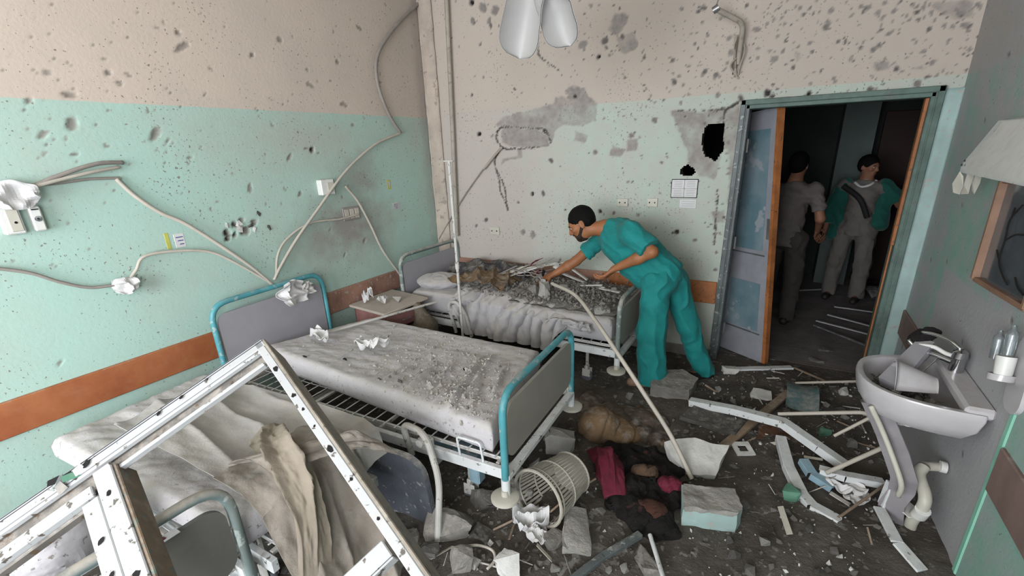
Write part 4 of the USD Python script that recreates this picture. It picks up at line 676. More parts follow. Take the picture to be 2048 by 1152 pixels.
g1 = [p for p in rnd((760, 690), (1040, 880), 2000, 1, .565)+rnd((740, 650), (980, 780), 1000, 2, .565)+rnd((560, 650), (1000, 880), 260, 3, .565)+[lerp(atz((880, 750), .565), atz((830, 790), .565), t)+RNG.normal(0, .02, 3)*A([1, 1, 0]) for t in np.linspace(0, 1, 60)]+[lerp(atz((955, 720), .565), atz((880, 850), .565), t)+RNG.normal(0, .022, 3)*A([1, 1, 0]) for t in np.linspace(0, 1, 160)] if inb1.contains(Point(p[:2])) and min(np.hypot(*(p-q)[:2]) for q in LP1) > .03]
one('plaster_grit', grit([A([p[0], p[1], MZ(p[0], p[1])-.002]) for p in g1], RNG.lognormal(-4.85, .5, len(g1)), 5), MT['grit_pale'], 'crumbs of broken plaster strewn over the middle mattress', 'grit', kind='stuff', smooth=False)
g2b = [A([x, y, .665+RNG.normal(0, .005)]) for x, y in zip(RNG.uniform(.9, 2.3, 900), RNG.uniform(-.93, -.5, 900))]
g2 = g2b+[A([x, y, .645+.07*np.exp(-((x-1.62)/.33)**2-((y+.55)/.25)**2)+.05*np.exp(-((x-2.05)/.25)**2-((y+.5)/.25)**2)+RNG.normal(0, .006)]) for x, y in zip(RNG.normal(1.8, .30, 2600), RNG.normal(-.52, .19, 2600)) if 1.05 < x < 2.36 and -.93 < y < -.07]
heap = Thing('rubble_heap', 'heap of crushed grey plaster on the foot half of the far bed', 'rubble', (1.75, -.5, .6), kind='stuff'); heap.part('crumbs', grit(g2, RNG.lognormal(-4.35, .5, len(g2)), 6), MT['rubble'], smooth=False)
gxx, gyy = np.meshgrid(np.linspace(1.1, 2.36, 70), np.linspace(-.90, -.08, 50), indexing='ij')
hz = .615+.07*np.exp(-((gxx-1.62)/.33)**2-((gyy+.55)/.25)**2)+.05*np.exp(-((gxx-2.05)/.25)**2-((gyy+.5)/.25)**2)+.05*(meshkit.fbm(np.stack([gxx*9, gyy*9, 0*gxx], -1), 4, 5)-.5)
heap.part('dust_mound', sheet(np.stack([gxx, gyy, hz], -1), .02), MT['rubble'], smooth=True)
def chunk(name, p, sz, seed, mat, label, rz=0, rough=.55, cat='rubble', group=None, n=14, up=-.012):
    m = xf(rock(sz, seed, rough, 1, n), rotz(rz)); m = xf(m, None, A(p)-A([0, 0, m.bounds[0, 2]-up])); return one(name, m, MT[mat], label, cat, group, smooth=25)
chunk('plaster_lump', aty((1088, 605), -.80)*A([1, 1, 0])+A([0, 0, .665]), (.12, .08, .15), 71, 'rubble_light', 'upright pale plaster lump on the near edge of the far bed')
chunk('plaster_lump', aty((1068, 600), -.74)*A([1, 1, 0])+A([0, 0, .67]), (.11, .1, .10), 72, 'rubble', 'grey plaster lump left of the upright pale lump on the far bed')
chunk('plaster_lump', aty((1130, 590), -.62)*A([1, 1, 0])+A([0, 0, .70]), (.09, .08, .06), 73, 'rubble', 'small lump behind the upright pale lump on the far bed')
chunk('plaster_lump', aty((1205, 650), -.85)*A([1, 1, 0])+A([0, 0, .60]), (.12, .10, .09), 74, 'rubble_light', 'pale lump wedged at the near foot corner of the far bed')
unit_ = lambda v: v/np.linalg.norm(v)
# a wad of broken slats, wires and scraps that the man is sorting
dw = Thing('debris_bundle', 'tangled bundle of grey slats and scraps under the man\'s reaching hand on the far bed', 'debris', (1.42, -.45, .7))
g = np.random.default_rng(40)
for k in range(16):
    a = A([1.18+.05*g.normal()+.03*k*.4, -.60+.012*k, .735+.004*k]); b = a+A([.22+.05*g.normal(), .16+.05*g.normal(), .06+.03*g.normal()]); dw.part('slat', bar(a, b, .012, .004, .001, g.normal(size=3)), MT['plastic_cream' if k % 3 else 'steel'])
for k in range(14):
    c = A([1.47+.12*g.normal(), -.44+.08*g.normal(), .79+.03*g.normal()]); n1, n2 = unit_(g.normal(size=3))*.035, unit_(g.normal(size=3))*.035
    dw.part('scrap', sheet(A([[c+n1*i+n2*j+g.normal(size=3)*.006 for j in range(3)] for i in range(3)]), .004), MT[['black', 'paper2', 'rubble', 'paper', 'blanket_dark', 'rubble_light', 'red_cloth'][k % 7]])
for k in range(6):
    P = [A([1.25+.09*i, -.50+.05*g.normal(), .75+.05*g.random()]) for i in range(5)]; dw.part('wire', tube(spline(P, 5), .004, 6), MT['cable_grey'])
for k, (a, b, w) in enumerate([((1120, 545), (1170, 565), .03), ((1140, 535), (1175, 560), .025), ((1100, 592), (1210, 575), .012), ((1185, 575), (1240, 588), .03), ((1150, 578), (1205, 570), .02)]):
    pa, pb = aty(a, -.42-.03*k), aty(b, -.45-.03*k); pa[2] = max(pa[2], .71); pb[2] = max(pb[2], .70)
    one('metal_strip', bar(pa, pb, w, .012, .002), MT['white_dirty'], ['pale strip behind the man\'s far wrist on the far bed', 'short pale strip across another behind the heap on the far bed', 'thin white strip under the man\'s hands on the far bed', 'flat pale strip at the foot of the far bed beside the panel', 'small strip below the man\'s near hand on the far bed'][k], 'strip')
# crumpled papers
def paper_wad(c, r, seed, flatness=.5, n=15):
    u, v = np.meshgrid(np.linspace(-1, 1, n), np.linspace(-1, 1, n), indexing='ij'); h = A(r); q = np.stack([u*0.75+seed, v*0.75+2*seed, 0*u], -1)
    f = [meshkit.fbm(q+7*k, 2, seed+k)-.5 for k in range(3)]; rg = 1-2*np.abs(2*(meshkit.fbm(q*1.3+3, 2, seed+9)-.5))
    return sheet(np.stack([(u+.5*f[0])*h[0]*(1-.25*v*v), (v+.5*f[1])*h[1]*(1-.25*u*u), h[2]*(f[2]*1.2+rg*.75)], -1)+A(c), .003)
def wad(p, r, seed, label, tilt=None, mat='paper', cat='paper', flat=True):
    m = xf(paper_wad((0, 0, 0), r, seed), tilt); m = xf(m, None, A(p)-A([0, 0, m.bounds[0, 2]])) if flat else xf(m, None, p); return one('crumpled_paper', m, MT[mat], label, cat, smooth=False)
wad(atz((640, 680), .575), (.15, .05, .05), 3, 'long folded white paper on the head of the middle mattress', rotz(-.3))
wad(atz((732, 698), .565), (.07, .05, .06), 4, 'crumpled white paper on the middle mattress, left of two', rotz(.3)); wad(atz((762, 702), .565), (.07, .05, .06), 5, 'crumpled white paper on the middle mattress, right of two', rotz(1))
wad(A([.25, -1.36, .59]), (.05, .04, .13), 6, 'pointed white paper scrap standing on the bedside cabinet', rotz(.5)); wad(A([.37, -1.31, .59]), (.05, .04, .05), 7, 'small grey scrap on the bedside cabinet', rotz(1.2), 'paper2')
chunk('plaster_lump', (.46, -1.22, .60), (.07, .05, .05), 75, 'rubble_light', 'small plaster lump on the bedside cabinet top')
wad(atx((585, 585), .20), (.10, .13, .09), 8, 'big crumpled white paper hanging on the turquoise headboard tube', roty(1.45), flat=False); wad(atx((615, 575), .19), (.05, .05, .06), 9, 'small grey crumpled scrap behind the paper on the headboard tube', roty(1.4), 'paper2', flat=False)
for k, (px, s, m) in enumerate([((610, 715), .02, 'black'), ((690, 720), .03, 'black'), ((935, 745), .03, 'black'), ((800, 765), .025, 'rubble_dark'), ((865, 745), .03, 'rubble'), ((760, 760), .02, 'rubble_dark')]):
    chunk('scrap', (lambda q: A([q[0], q[1], MZ(q[0], q[1])]))(atz(px, .563)), (s*1.6, s*.7, s*.6), 90+k, m, up=.004, cat='scrap', label=['tiny black scrap at the head of the middle mattress', 'black splinter below the crumpled papers on the middle mattress', 'black scrap by the fold near the far side of the middle mattress', 'dark chip in the middle of the middle mattress', 'grey chip at the grit on the middle mattress', 'dark chip left of the grit on the middle mattress'][k])
lumps1 = [((870, 765), .035), ((890, 745), .03), ((845, 745), .03), ((825, 735), .035), ((920, 835), .04), ((935, 820), .035), ((905, 850), .03), ((790, 745), .04), ((805, 740), .035), ((780, 755), .03), ((955, 760), .03), ((970, 755), .025), ((840, 700), .03), ((870, 695), .03), ((700, 730), .03), ((965, 770), .03), ((890, 835), .03), ((1000, 735), .03), ((850, 780), .03), ((915, 700), .03)]
def flock(name, spots, sizes, proto_meshes, mats, label, cat, group, seed):
    """things of one kind: the first of each shape is built, the rest are references to it"""
    g = np.random.default_rng(seed); src = {}
    for k, (p, s) in enumerate(zip(spots, sizes)):
        v = k % len(proto_meshes); m, mt = proto_meshes[v], MT[mats[v % len(mats)]]
        q = g.normal(size=4)*A([1, .35, .35, 1]); q /= np.linalg.norm(q); R = trimesh.transformations.quaternion_matrix(q)[:3, :3]*s
        if v not in src:
            t = Thing(name, label, cat, (0, 0, 0), group); t.x.ClearXformOpOrder(); M4 = np.eye(4); M4[:3, :3] = R.T; M4[3, :3] = p; t.x.AddTransformOp(opSuffix='place').Set(Gf.Matrix4d(*map(float, M4.ravel())))
            t.part('lump', m, mt, smooth=False, local=True); src[v] = t.path
        else: copy_ref(src[v], name, p, R, label, cat, group)
def copy_ref(srcp, name, at, R, label, cat, group):
    p = num('/World/'+name); x = UsdGeom.Xform.Define(stage, p); M4 = np.eye(4); M4[:3, :3] = np.asarray(R).T; M4[3, :3] = at
    x.GetPrim().GetReferences().AddInternalReference(srcp); x.ClearXformOpOrder(); x.AddTransformOp(opSuffix='place').Set(Gf.Matrix4d(*map(float, M4.ravel()))); x.GetPrim().SetInstanceable(True)
    tag(x.GetPrim(), label, cat, group)
ROCKS = [rock((1, .8, .7), 500+k, .55, 0, 12) for k in range(8)]
flock('plaster_crumb', [A([p[0], p[1], MZ(p[0], p[1])+.013]) for p in (atz(px, .568) for px, _ in lumps1)], [s*.68 for _, s in lumps1], ROCKS[:4], ['grit_pale', 'rubble_light'], 'small plaster lump among the grit on the middle mattress', 'rubble', 'plaster lumps on the middle mattress', 3)

# ------------------------------------------------------------------ cables, conduits, plates on the walls
def lw(pts, offs): return [atx(p, o) for p, o in zip(pts, np.broadcast_to(offs, (len(pts),)))]
def wire(pts, r, mat, label, cat='cable', name='cable', n=7): one(name, tube(spline(pts, n), r, 8), MT[mat], label, cat, smooth=True)
wire(lw([(842, 2), (800, 42), (765, 88), (752, 125), (757, 175), (778, 230), (801, 266)], .03), .016, 'cable_grey', 'brown-grey conduit bowing from the ceiling corner down the left wall')
wire(lw([(801, 266), (755, 286), (715, 318), (680, 356), (640, 412), (592, 480), (560, 535), (548, 560)], [.03, .04, .05, .07, .07, .07, .07, .075]), .011, 'cable', 'pale cable sagging from the bowed conduit past the wall box to the headboard')
wire(lw([(690, 372), (715, 402), (740, 448), (765, 500), (797, 545), (808, 562)], [.05, .04, .03, .03, .04, .06]), .011, 'cable', 'pale cable slanting from the wall box down to the bumper board')
wire(lw([(718, 428), (680, 438), (622, 446), (578, 474), (556, 508), (552, 556)], [.02, .03, .035, .04, .05, .06]), .009, 'cable', 'thin cable looping from the small wall plate to the headboard')
wire(lw([(-20, 368), (60, 372), (105, 356), (165, 335), (205, 326), (246, 325)], [.04, .05, .06, .06, .05, .03]), .011, 'cable_grey', 'brownish upper cable above the wall sockets')
wire(lw([(50, 378), (110, 362), (180, 345), (238, 334)], [.07, .07, .06, .03]), .009, 'cable', 'pale lower cable above the wall sockets')
wire(lw([(-20, 376), (60, 372), (120, 366), (180, 358), (240, 356)], [.02, .02, .02, .02, .02]), .007, 'cable_grey', 'thin wall cable behind the two thicker cables above the sockets')
wire(lw([(232, 358), (270, 392), (320, 425), (370, 447), (430, 484), (500, 532), (548, 572)], [.02, .03, .04, .05, .06, .07, .075]), .012, 'cable', 'long pale cable crossing the left wall down to the headboard paper')
wire(lw([(256, 562), (272, 540), (287, 514), (340, 503), (415, 503), (470, 525), (545, 568)], [.05, .05, .05, .05, .06, .07, .075]), .009, 'cable', 'pale cable arching from the hanging paper to the headboard')
wire(lw([(-20, 535), (60, 546), (120, 564), (180, 575), (236, 569)], [.03, .04, .04, .04, .05]), .009, 'cable_grey', 'grey cable entering at the left edge to the hanging paper')
wad(atx((250, 570), .05), (.05, .07, .05), 22, 'crumpled white paper taped round a cable low on the left wall', roty(1.4), flat=False)
wad(atx((30, 392), .07), (.07, .10, .06), 23, 'torn white paper hanging over the wall sockets', roty(1.5), flat=False)
def wbox(name, px0, px1, dep, mat, label, cat, extra=None, x=0.0):
    a, b = atx(px0, x+dep), atx(px1, x+dep); t = Thing(name, label, cat, (x, (a[1]+b[1])/2, (a[2]+b[2])/2)); w, h = abs(b[1]-a[1]), abs(b[2]-a[2])
    t.part('housing', cbox(dep, w, h, .006, (x+dep/2-.002, (a[1]+b[1])/2, (a[2]+b[2])/2)), MT[mat]); return t, A([x+dep, (a[1]+b[1])/2, (a[2]+b[2])/2]), w, h
t, c, w, h = wbox('power_socket', (-8, 416), (56, 466), .05, 'plastic_white', 'cream double wall socket box at the left edge of the picture', 'socket')
t.part('faceplate', cbox(.006, w*.6, h*.8, .003, c+A([.001, w*.1, 0])), MT['plastic_cream']); t.part('hole', lathe([(0, 0), (.006, 0), (.006, .004), (0, .004)], 10, c+A([.002, w*.12, -.01]), roty(math.pi/2)), MT['dark_void'])
t, c, w, h = wbox('power_socket', (55, 414), (97, 460), .05, 'plastic_white', 'square white wall unit with a round outlet, right of the cream socket box', 'socket')
t.part('outlet_ring', lathe([(w*.13, 0), (w*.3, 0), (w*.3, .006), (w*.13, .006)], 20, c+A([-.001, 0, 0]), roty(math.pi/2)), MT['frame_grey']); t.part('outlet', lathe([(0, 0), (.010, 0), (.010, .005), (0, .005)], 14, c+A([-.001, 0, 0]), roty(math.pi/2)), MT['ink']); t.part('print', cbox(.002, w*.6, .006, .0005, c+A([0, 0, h*.38])), MT['ink'])
t, c, w, h = wbox('junction_box', (641, 360), (672, 388), .06, 'plastic_white', 'small white box on the left wall where the cables meet', 'junction box'); t.part('lid', cbox(.004, w*.5, h*.6, .002, c+A([.001, w*.2, 0])), MT['plastic_cream'])
t, c, w, h = wbox('switch_plate', (685, 416), (722, 437), .014, 'cable_grey', 'sooty three-gang plate low on the left wall below the junction box', 'plate')
for k in (-1, 0, 1): t.part('button', cbox(.006, w*.25, h*.7, .002, c+A([.002, k*w*.3, 0])), MT['cable'])
for px0, px1, m, lab in (((327, 467), (345, 498), 'yellow', 'yellow-green sticker on the left wall'), ((346, 469), (374, 493), 'paper', 'white printed sticker beside the yellow-green sticker'), ((774, 360), (783, 378), 'yellow', 'small yellow outline sticker near the corner of the left wall'), ((786, 406), (799, 418), 'paper2', 'tiny white sticker near the corner of the left wall')):
    t, c, w, h = wbox('sticker', px0, px1, .004, m, lab, 'sticker')
    if m.startswith('paper'):
        for k in range(3): t.part('print', cbox(.001, w*(.7-.15*k), h*.07, .0003, c+A([0, w*.05*k, h*(.25-.25*k)])), MT['blue_print'])
    elif px0[0] > 700: t.part('print', cbox(.001, w*.5, h*.6, .0003, c), MT['paper2'])
gsh = np.random.default_rng(3); wsh = Thing('plaster_shards', 'cluster of white plaster shards round the dark hole on the left wall', 'shards', atx((485, 455), 0))
for k in range(9):
    c = atx((485+gsh.normal(0, 16), 453+gsh.normal(0, 10)), .006); wsh.part('shard', xf(rock((.012, .05, .03), 700+k, .6, 0, 9), rotx(gsh.uniform(0, 3)), c), MT['plaster_white' if k % 3 else 'rubble_dark'], smooth=False)
# vertical conduit in the corner, pole between the beds
one('conduit', tube([aty((891, -40), -.05), aty((905, 260), -.05), aty((914, 472), -.05)], .021, 12), MT['conduit'], 'dusty vertical conduit running down the back wall by the corner', 'conduit', smooth=True)
pp = aty((912, 500), -1.11); ivp = Thing('drip_stand', 'slim white pole standing between the middle and far beds', 'pole', (pp[0], pp[1], 0))
ivp.part('pole', tube([(pp[0], pp[1], .03), (pp[0], pp[1], aty((903, 322), -1.11)[2])], .012, 10), MT['white_dirty']); ivp.part('hook_bar', tube([(pp[0]-.05, pp[1], aty((903, 322), -1.11)[2]), (pp[0]+.05, pp[1], aty((903, 322), -1.11)[2])], .006, 8), MT['white_dirty'])
ivp.part('collar', lathe([(0, -.03), (.018, -.03), (.018, .03), (0, .03)], 12, (pp[0], pp[1], .95)), MT['white_dirty']); ivp.part('foot', cat(*[bar((pp[0], pp[1], .03), (pp[0]+.2*math.cos(a), pp[1]+.12*math.sin(a), .02), .025, .02) for a in (.4, 2.5, 4.6)]), MT['white_dirty'])
wire([atz((648, 667), .60), lerp(atz((648, 667), .60), aty((872, 604), -1.12), .5), aty((872, 604), -1.12)], .011, 'white_dirty', 'thin straight pole lying from the middle mattress to the cabinet', 'pole', 'pole', 3)
wire([atz(p, z) for p, z in (((1104, 567), .80), ((1150, 590), .80), ((1190, 640), .74), ((1232, 702), .62), ((1290, 790), .42), ((1342, 872), .22), ((1384, 958), .04))], .014, 'cable', 'long pale flexible tube arching from the far bed down to the rubble on the floor', 'tube', 'flexible_tube')
wire([aty(p, -.03) for p in ((1004, 294), (965, 340), (920, 405), (878, 478))], .006, 'cable_grey', 'thin dark cable slanting across the back wall from the broken recess')
wire([aty(p, -.035) for p in ((1004, 294), (985, 316), (968, 338))], .012, 'conduit', 'stub of dark conduit at the broken recess of the back wall', 'conduit', 'conduit', 3)
# plates and notices on the back wall
def bwbox(name, px0, px1, dep, mat, label, cat):
    a, b = aty(px0, 0), aty(px1, 0); t = Thing(name, label, cat, ((a[0]+b[0])/2, 0, (a[2]+b[2])/2)); w, h = abs(b[0]-a[0]), abs(b[2]-a[2]); c = A([(a[0]+b[0])/2, -dep, (a[2]+b[2])/2])
    t.part('plate', cbox(w, dep+.012, h, .003, c+A([0, dep/2+.004, 0])), MT[mat]); return t, c, w, h
t, c, w, h = bwbox('notice', (1344, 358), (1394, 396), .006, 'ink', 'dark-edged notice of four white sheets on the back wall left of the door', 'notice')
for i in (-1, 1):
    for j in (-1, 1):
        p = t.part('sheet', cbox(w*.47, .004, h*.46, .001, c+A([i*w*.24, -.001, j*h*.235])), MT['paper'])
        for k in range(4): t.part('text_line', cbox(w*.30, .001, .003, .0003, c+A([i*w*.24, -.0035, j*h*.235+h*(.14-.09*k)])), MT['panel_grey'], parent=p)
t, c, w, h = bwbox('notice', (1360, 398), (1392, 417), .004, 'paper', 'small white notice below the four-sheet notice on the back wall', 'notice')
for k in range(3): t.part('text_line', cbox(w*.8, .001, .003, .0003, c+A([0, -.002, h*(.25-.25*k)])), MT['panel_grey'])
for px0, px1, lab in (((1235, 397), (1256, 413), 'white wall socket on the back wall above the man\'s back, left one'), ((1295, 396), (1315, 414), 'white wall socket on the back wall above the man\'s back, right one'), ((980, 453), (1000, 470), 'dusty blank plate on the back wall above the far bed')):
    t, c, w, h = bwbox('power_socket', px0, px1, .012, 'plastic_cream', lab, 'socket')
    for i in (-1, 1): t.part('hole', cbox(w*.12, .004, h*.18, .001, c+A([i*w*.25, 0, 0])), MT['frame_grey'])
# bent bracket tube with dangling wires high on the back wall
bk = Thing('tube_bracket', 'bent grey tube bracket sticking out high on the back wall', 'bracket', aty((1480, 90), 0)); P0, P1, P2 = aty((1432, 18), -.22), aty((1487, 46), -.10), aty((1476, 128), -.03)
bk.part('tube', tube(bends([P0, P1, P2], .05, 6), .017, 12), MT['conduit']); bk.part('end_socket', lathe([(.010, -.02), (.024, -.02), (.024, .02), (.010, .02)], 14, P0, roty(math.pi/2-.5)), MT['steel'])
bk.part('bore', lathe([(0, -.021), (.013, -.021), (.013, -.019), (0, -.019)], 12, P0, roty(math.pi/2-.5)), MT['dark_void'])
one('cable', tube(spline([aty((1434, -30), -.20), aty((1437, -5), -.20), P0+A([0, 0, .02])], 6), .005, 6), MT['cable_grey'], 'thin cable rising from the bracket tube to the ceiling', 'cable', smooth=True)
g = np.random.default_rng(8)
hw = Thing('wire_bundle', 'frayed bundle of brown wires dangling below the wall bracket', 'wires', aty((1476, 110), 0))
for k in range(7): hw.part('wire', tube(spline([aty((1478+g.uniform(-8, 8), 70), -.04), aty((1478+g.uniform(-14, 12), 100+g.uniform(-8, 8)), -.05), aty((1474+g.uniform(-14, 12), 130), -.04), aty((1470+g.uniform(-6, 8), 150+g.uniform(-10, 15)), -.02)], 6), .006, 6), MT['rope' if k % 2 else 'conduit'])

# ceiling fan, its blades bent down
fn_ = Thing('ceiling_fan', 'ceiling fan whose pale blades droop into the top of the picture', 'fan', (2.22, -1.66, 2.75))
hubc = A([2.22, -1.66, 2.80]); fn_.part('rod', tube([hubc, hubc+A([0, 0, .5])], .014, 10), MT['white_dirty']); fn_.part('motor', lathe([(0, -.06), (.08, -.055), (.11, -.02), (.11, .03), (.06, .06), (0, .065)], 28, hubc), MT['white_dirty'])
def blade(pts, w0, w1, nrm, curl, label=None):
    P = spline(pts, 8); n = len(P); V = []
    for i, p in enumerate(P):
        t = i/(n-1); tg = P[min(i+1, n-1)]-P[max(i-1, 0)]; tg /= np.linalg.norm(tg); s = np.cross(tg, nrm); s /= np.linalg.norm(s); nn = np.cross(s, tg)
        w = lerp(w0, w1, t)*math.sqrt(max(0, 1-max(0, (t-.78)/.22)**2)); w = max(w, .01)
        V.append([p+s*w*k+nn*curl*(k*k)*w for k in np.linspace(-1, 1, 9)])
    fn_.part('blade', sheet(A(V), .006), MT['fan'], smooth=True, label=label)
f_ = lambda px, y: aty(px, y)
blade([hubc, f_((1066, -20), -1.62), f_((1052, 45), -1.58), f_((1040, 118), -1.55)], .085, .12, A([.3, -1, .1]), .8); blade([hubc, f_((1108, -22), -1.60), f_((1124, 30), -1.55), f_((1142, 92), -1.50)], .075, .105, A([-.1, -1, .25]), .8)
blade([hubc, hubc+A([.3, .25, .02]), hubc+A([.6, .45, .0])], .06, .08, A([0, 0, 1.]), .1)
# ------------------------------------------------------------------ people
def unit(v): v = A(v, float); return v/np.linalg.norm(v)
def head_prims(c, fwd, up, s=1.0):
    f = unit(fwd); u = unit(A(up, float)-f*(A(up, float)@f)); r = np.cross(f, u); R = np.stack([f, r, u], 1); L = lambda x, y, z: A(c)+R@(A([x, y, z])*s)
    E = lambda x, y, z, rx, ry, rz, k=.02: ('e', (L(x, y, z), A([rx, ry, rz])*s, R), k)
    C = lambda a, b, ra, rb, k=.012: ('c', (L(*a), L(*b), ra*s, rb*s), k)
    P = [E(-.012, 0, .028, .098, .076, .092), E(.022, 0, -.030, .072, .062, .082, .03), C((.055, 0, -.088), (.030, 0, -.085), .030, .042, .03), E(.07, 0, .018, .026, .050, .02, .02),
         C((.090, 0, .008), (.108, 0, -.030), .009, .014, .012), C((.098, .012, -.036), (.098, -.012, -.036), .009, .009, .008), C((.086, .022, -.064), (.086, -.022, -.064), .008, .008, .008), C((.084, .018, -.074), (.084, -.018, -.074), .008, .008, .008),
         E(.055, .045, -.022, .026, .02, .02, .02), E(.055, -.045, -.022, .026, .02, .02, .02), E(.084, .031, .0, .012, .016, .010, -1), E(.084, -.031, .0, .012, .016, .010, -1)]
    for y in (-1, 1): P += [E(-.012, y*.077, -.012, .020, .009, .032, .008), E(-.008, y*.086, -.010, .009, .006, .018, -1)]
    return P, L, R
def hand_prims(w, d, nrm, side, curl=.5, s=1.0, spread=.18, thumb=.7):
    """a palm from the wrist w along d, its palm facing nrm; four fingers of their own lengths and a thumb from the palm's side"""
    d = unit(d); n = unit(A(nrm, float)-d*(A(nrm, float)@d)); a = np.cross(n, d)*side; w = A(w, float); P = []
    for k, (off, L0) in enumerate(((-.030, .092), (-.010, .096), (.011, .092), (.030, .082))):
        P.append(('c', (w+a*off*.55*s+d*.012*s, w+a*off*s+d*L0*.93*s, .0145*s, .0115*s), .014))
    for k, (off, L0, seg) in enumerate(((-.030, .092, (.040, .025, .021)), (-.010, .096, (.045, .029, .022)), (.011, .092, (.041, .027, .021)), (.030, .082, (.033, .021, .019)))):
        p = w+a*off*s+d*L0*.93*s; ang = curl*(.35+.1*k); r = .0095
        for j, sl in enumerate(seg):
            ang += curl*.55*(j > 0); dd = unit(d*math.cos(ang)+n*math.sin(ang)+a*spread*(off/.03)*(1-j*.3)); q = p+dd*sl*s; P.append(('c', (p, q, r*s, (r-.0008)*s), .004)); p = q; r -= .0008
    p = w-a*.024*s+d*.028*s; d1 = unit(d*.6-a*thumb+n*.35); q = p+d1*.045*s; P.append(('c', (p, q, .0145*s, .0115*s), .012)); d2 = unit(d*.85-a*.25+n*.45); q2 = q+d2*.034*s; P.append(('c', (q, q2, .0112*s, .010*s), .005)); q3 = q2+unit(d*.9+n*.5)*.024*s; P.append(('c', (q2, q3, .010*s, .0085*s), .005))
    return P
def foot_prims(an, toe, s=1.0):
    an, toe = A(an, float), A(toe, float); d = unit((toe-an)*A([1, 1, 0])); heel = A([an[0], an[1], toe[2]])-d*.045; ball = A([toe[0], toe[1], toe[2]])
    return [('c', (an, heel+A([0, 0, .012]), .036, .030), .02), ('c', (an-A([0, 0, .02]), ball-d*.05+A([0, 0, .008]), .032, .030), .025), ('c', (ball-d*.05, ball, .032, .022), .02)]
def limb(a, b, ra, rb, k=.03, *cut): return ('c', (A(a, float), A(b, float), ra, rb, *cut), k)
def folds(s1, amp, seed, dirv=(1, 1, 1), fr=34, amp2=None):
    dirv = A(dirv, float)
    def w(p): q = meshkit.fbm(p*5, 2, seed); return amp*(meshkit.fbm(p*s1, 3, seed+1)-.5)+(amp2 if amp2 is not None else amp*.5)*np.abs(np.sin(p@dirv*fr*.5+q*9))
    return w
def hair_cap(L, R, c, s=1.0, low=-.02, h=.006, beard=False, long=0.):
    P = [('e', (L(-.016, 0, .034), A([.104, .083, .096])*s, R), .01), ('e', (L(-.05, 0, .0), A([.062, .076, .075+long])*s, R), .02)]
    P += [('e', (L(.118, 0, -.02), A([.082, .12, .075])*s, R), -1), ('e', (L(.03, 0, -.112), A([.085, .12, .07])*s, R), -1)]
    return blend(P, h, folds(60, .006, 3, (1, 1, 1), 60, .0))
def beard_cap(L, R, s=1.0, h=.005):
    P = [('c', (L(.060, 0, -.092), L(.034, 0, -.088), .032*s, .045*s), .02)]+[('c', (L(.055, y*.035, -.085), L(.0, y*.066, -.03), .018*s, .012*s), .015) for y in (-1, 1)]+[('c', (L(.094, .02, -.052), L(.094, -.02, -.052), .006*s, .006*s), .006), ('c', (L(.082, .026, -.055), L(.07, .034, -.085), .007*s, .012*s), .01), ('c', (L(.082, -.026, -.055), L(.07, -.034, -.085), .007*s, .012*s), .01)]
    return blend(P, h, folds(70, .005, 5, (1, 1, 1), 60, .0))
def eyes(t, L, R, s=1.0):
    for y in (-1, 1):
        e = t.part('eye', lathe([(.0095*math.sin(a)*s, -.0095*math.cos(a)*s) for a in np.linspace(0.01, math.pi-.01, 9)], 12, L(.080, y*.031, .0)), MT['eye_white'], smooth=True)
        t.part('iris', lathe([(.006*math.sin(a)*s, -.004*math.cos(a)*s) for a in np.linspace(0.01, math.pi-.01, 7)], 10, L(.0885, y*.031, -.002)), MT['hair'], parent=e, smooth=True)
        t.part('eyebrow', tube(spline([L(.087, y*.014, .016), L(.092, y*.03, .021), L(.080, y*.05, .016)], 4), .0045*s, 6), MT['beard'], smooth=True)

# the man in teal scrubs bending over the foot of the far bed
J = dict(pel=((1326, 552), -.60), ch=((1240, 474), -.62), nk=((1212, 456), -.62), hd=((1163, 446), -.64), ls=((1262, 466), -.79), rs=((1204, 476), -.45), le=((1304, 504), -.86), lw=((1228, 538), -.84), re=((1152, 522), -.46), rw=((1107, 549), -.53),
         lh=((1314, 566), -.69), lk=((1303, 662), -.74), la=((1303, 752), -.77), rh=((1346, 562), -.51), rk=((1376, 652), -.47), ra=((1406, 742), -.42))
j = {k: aty(px, y) for k, (px, y) in J.items()}
for k in ('la', 'ra'): j[k][2] = max(j[k][2], .09)
fwd, up = unit([-.84, -.20, -.52]), unit([-.40, 0, .92])
HP, HL, HR = head_prims(j['hd'], fwd, up, 1.06)
toeL, toeR = A([j['la'][0]-.15, j['la'][1]-.03, .045]), A([j['ra'][0]-.10, j['ra'][1]-.10, .045])
body = HP+[limb(j['hd']+A([.02, 0, -.05]), j['nk'], .052, .058, .03), limb(j['nk'], j['ch'], .06, .10, .04), limb(j['ch'], j['pel'], .095, .085, .05), limb(j['ch'], j['ls'], .075, .05, .04), limb(j['ch'], j['rs'], .075, .05, .04),
    limb(j['ls'], j['le'], .052, .042), limb(j['le'], lerp(j['le'], j['lw'], .35), .041, .043, .02), limb(lerp(j['le'], j['lw'], .35), j['lw'], .043, .026, .02), limb(j['rs'], j['re'], .052, .041), limb(j['re'], lerp(j['re'], j['rw'], .35), .040, .042, .02), limb(lerp(j['re'], j['rw'], .35), j['rw'], .042, .026, .02),
    limb(j['pel'], j['lh'], .085, .075, .04), limb(j['pel'], j['rh'], .085, .075, .04), limb(j['lh'], j['lk'], .083, .058), limb(j['lk'], j['la'], .056, .036), limb(j['rh'], j['rk'], .083, .058), limb(j['rk'], j['ra'], .056, .036)]
body += hand_prims(j['lw'], unit([-.62, -.1, -.62]), (-.5, .15, .5), 1, .9, 1.05)+hand_prims(j['rw'], aty((1079, 560), -.57)-j['rw'], (.1, .25, -1), 1, .75, 1.08)+foot_prims(j['la'], toeL)+foot_prims(j['ra'], toeR)
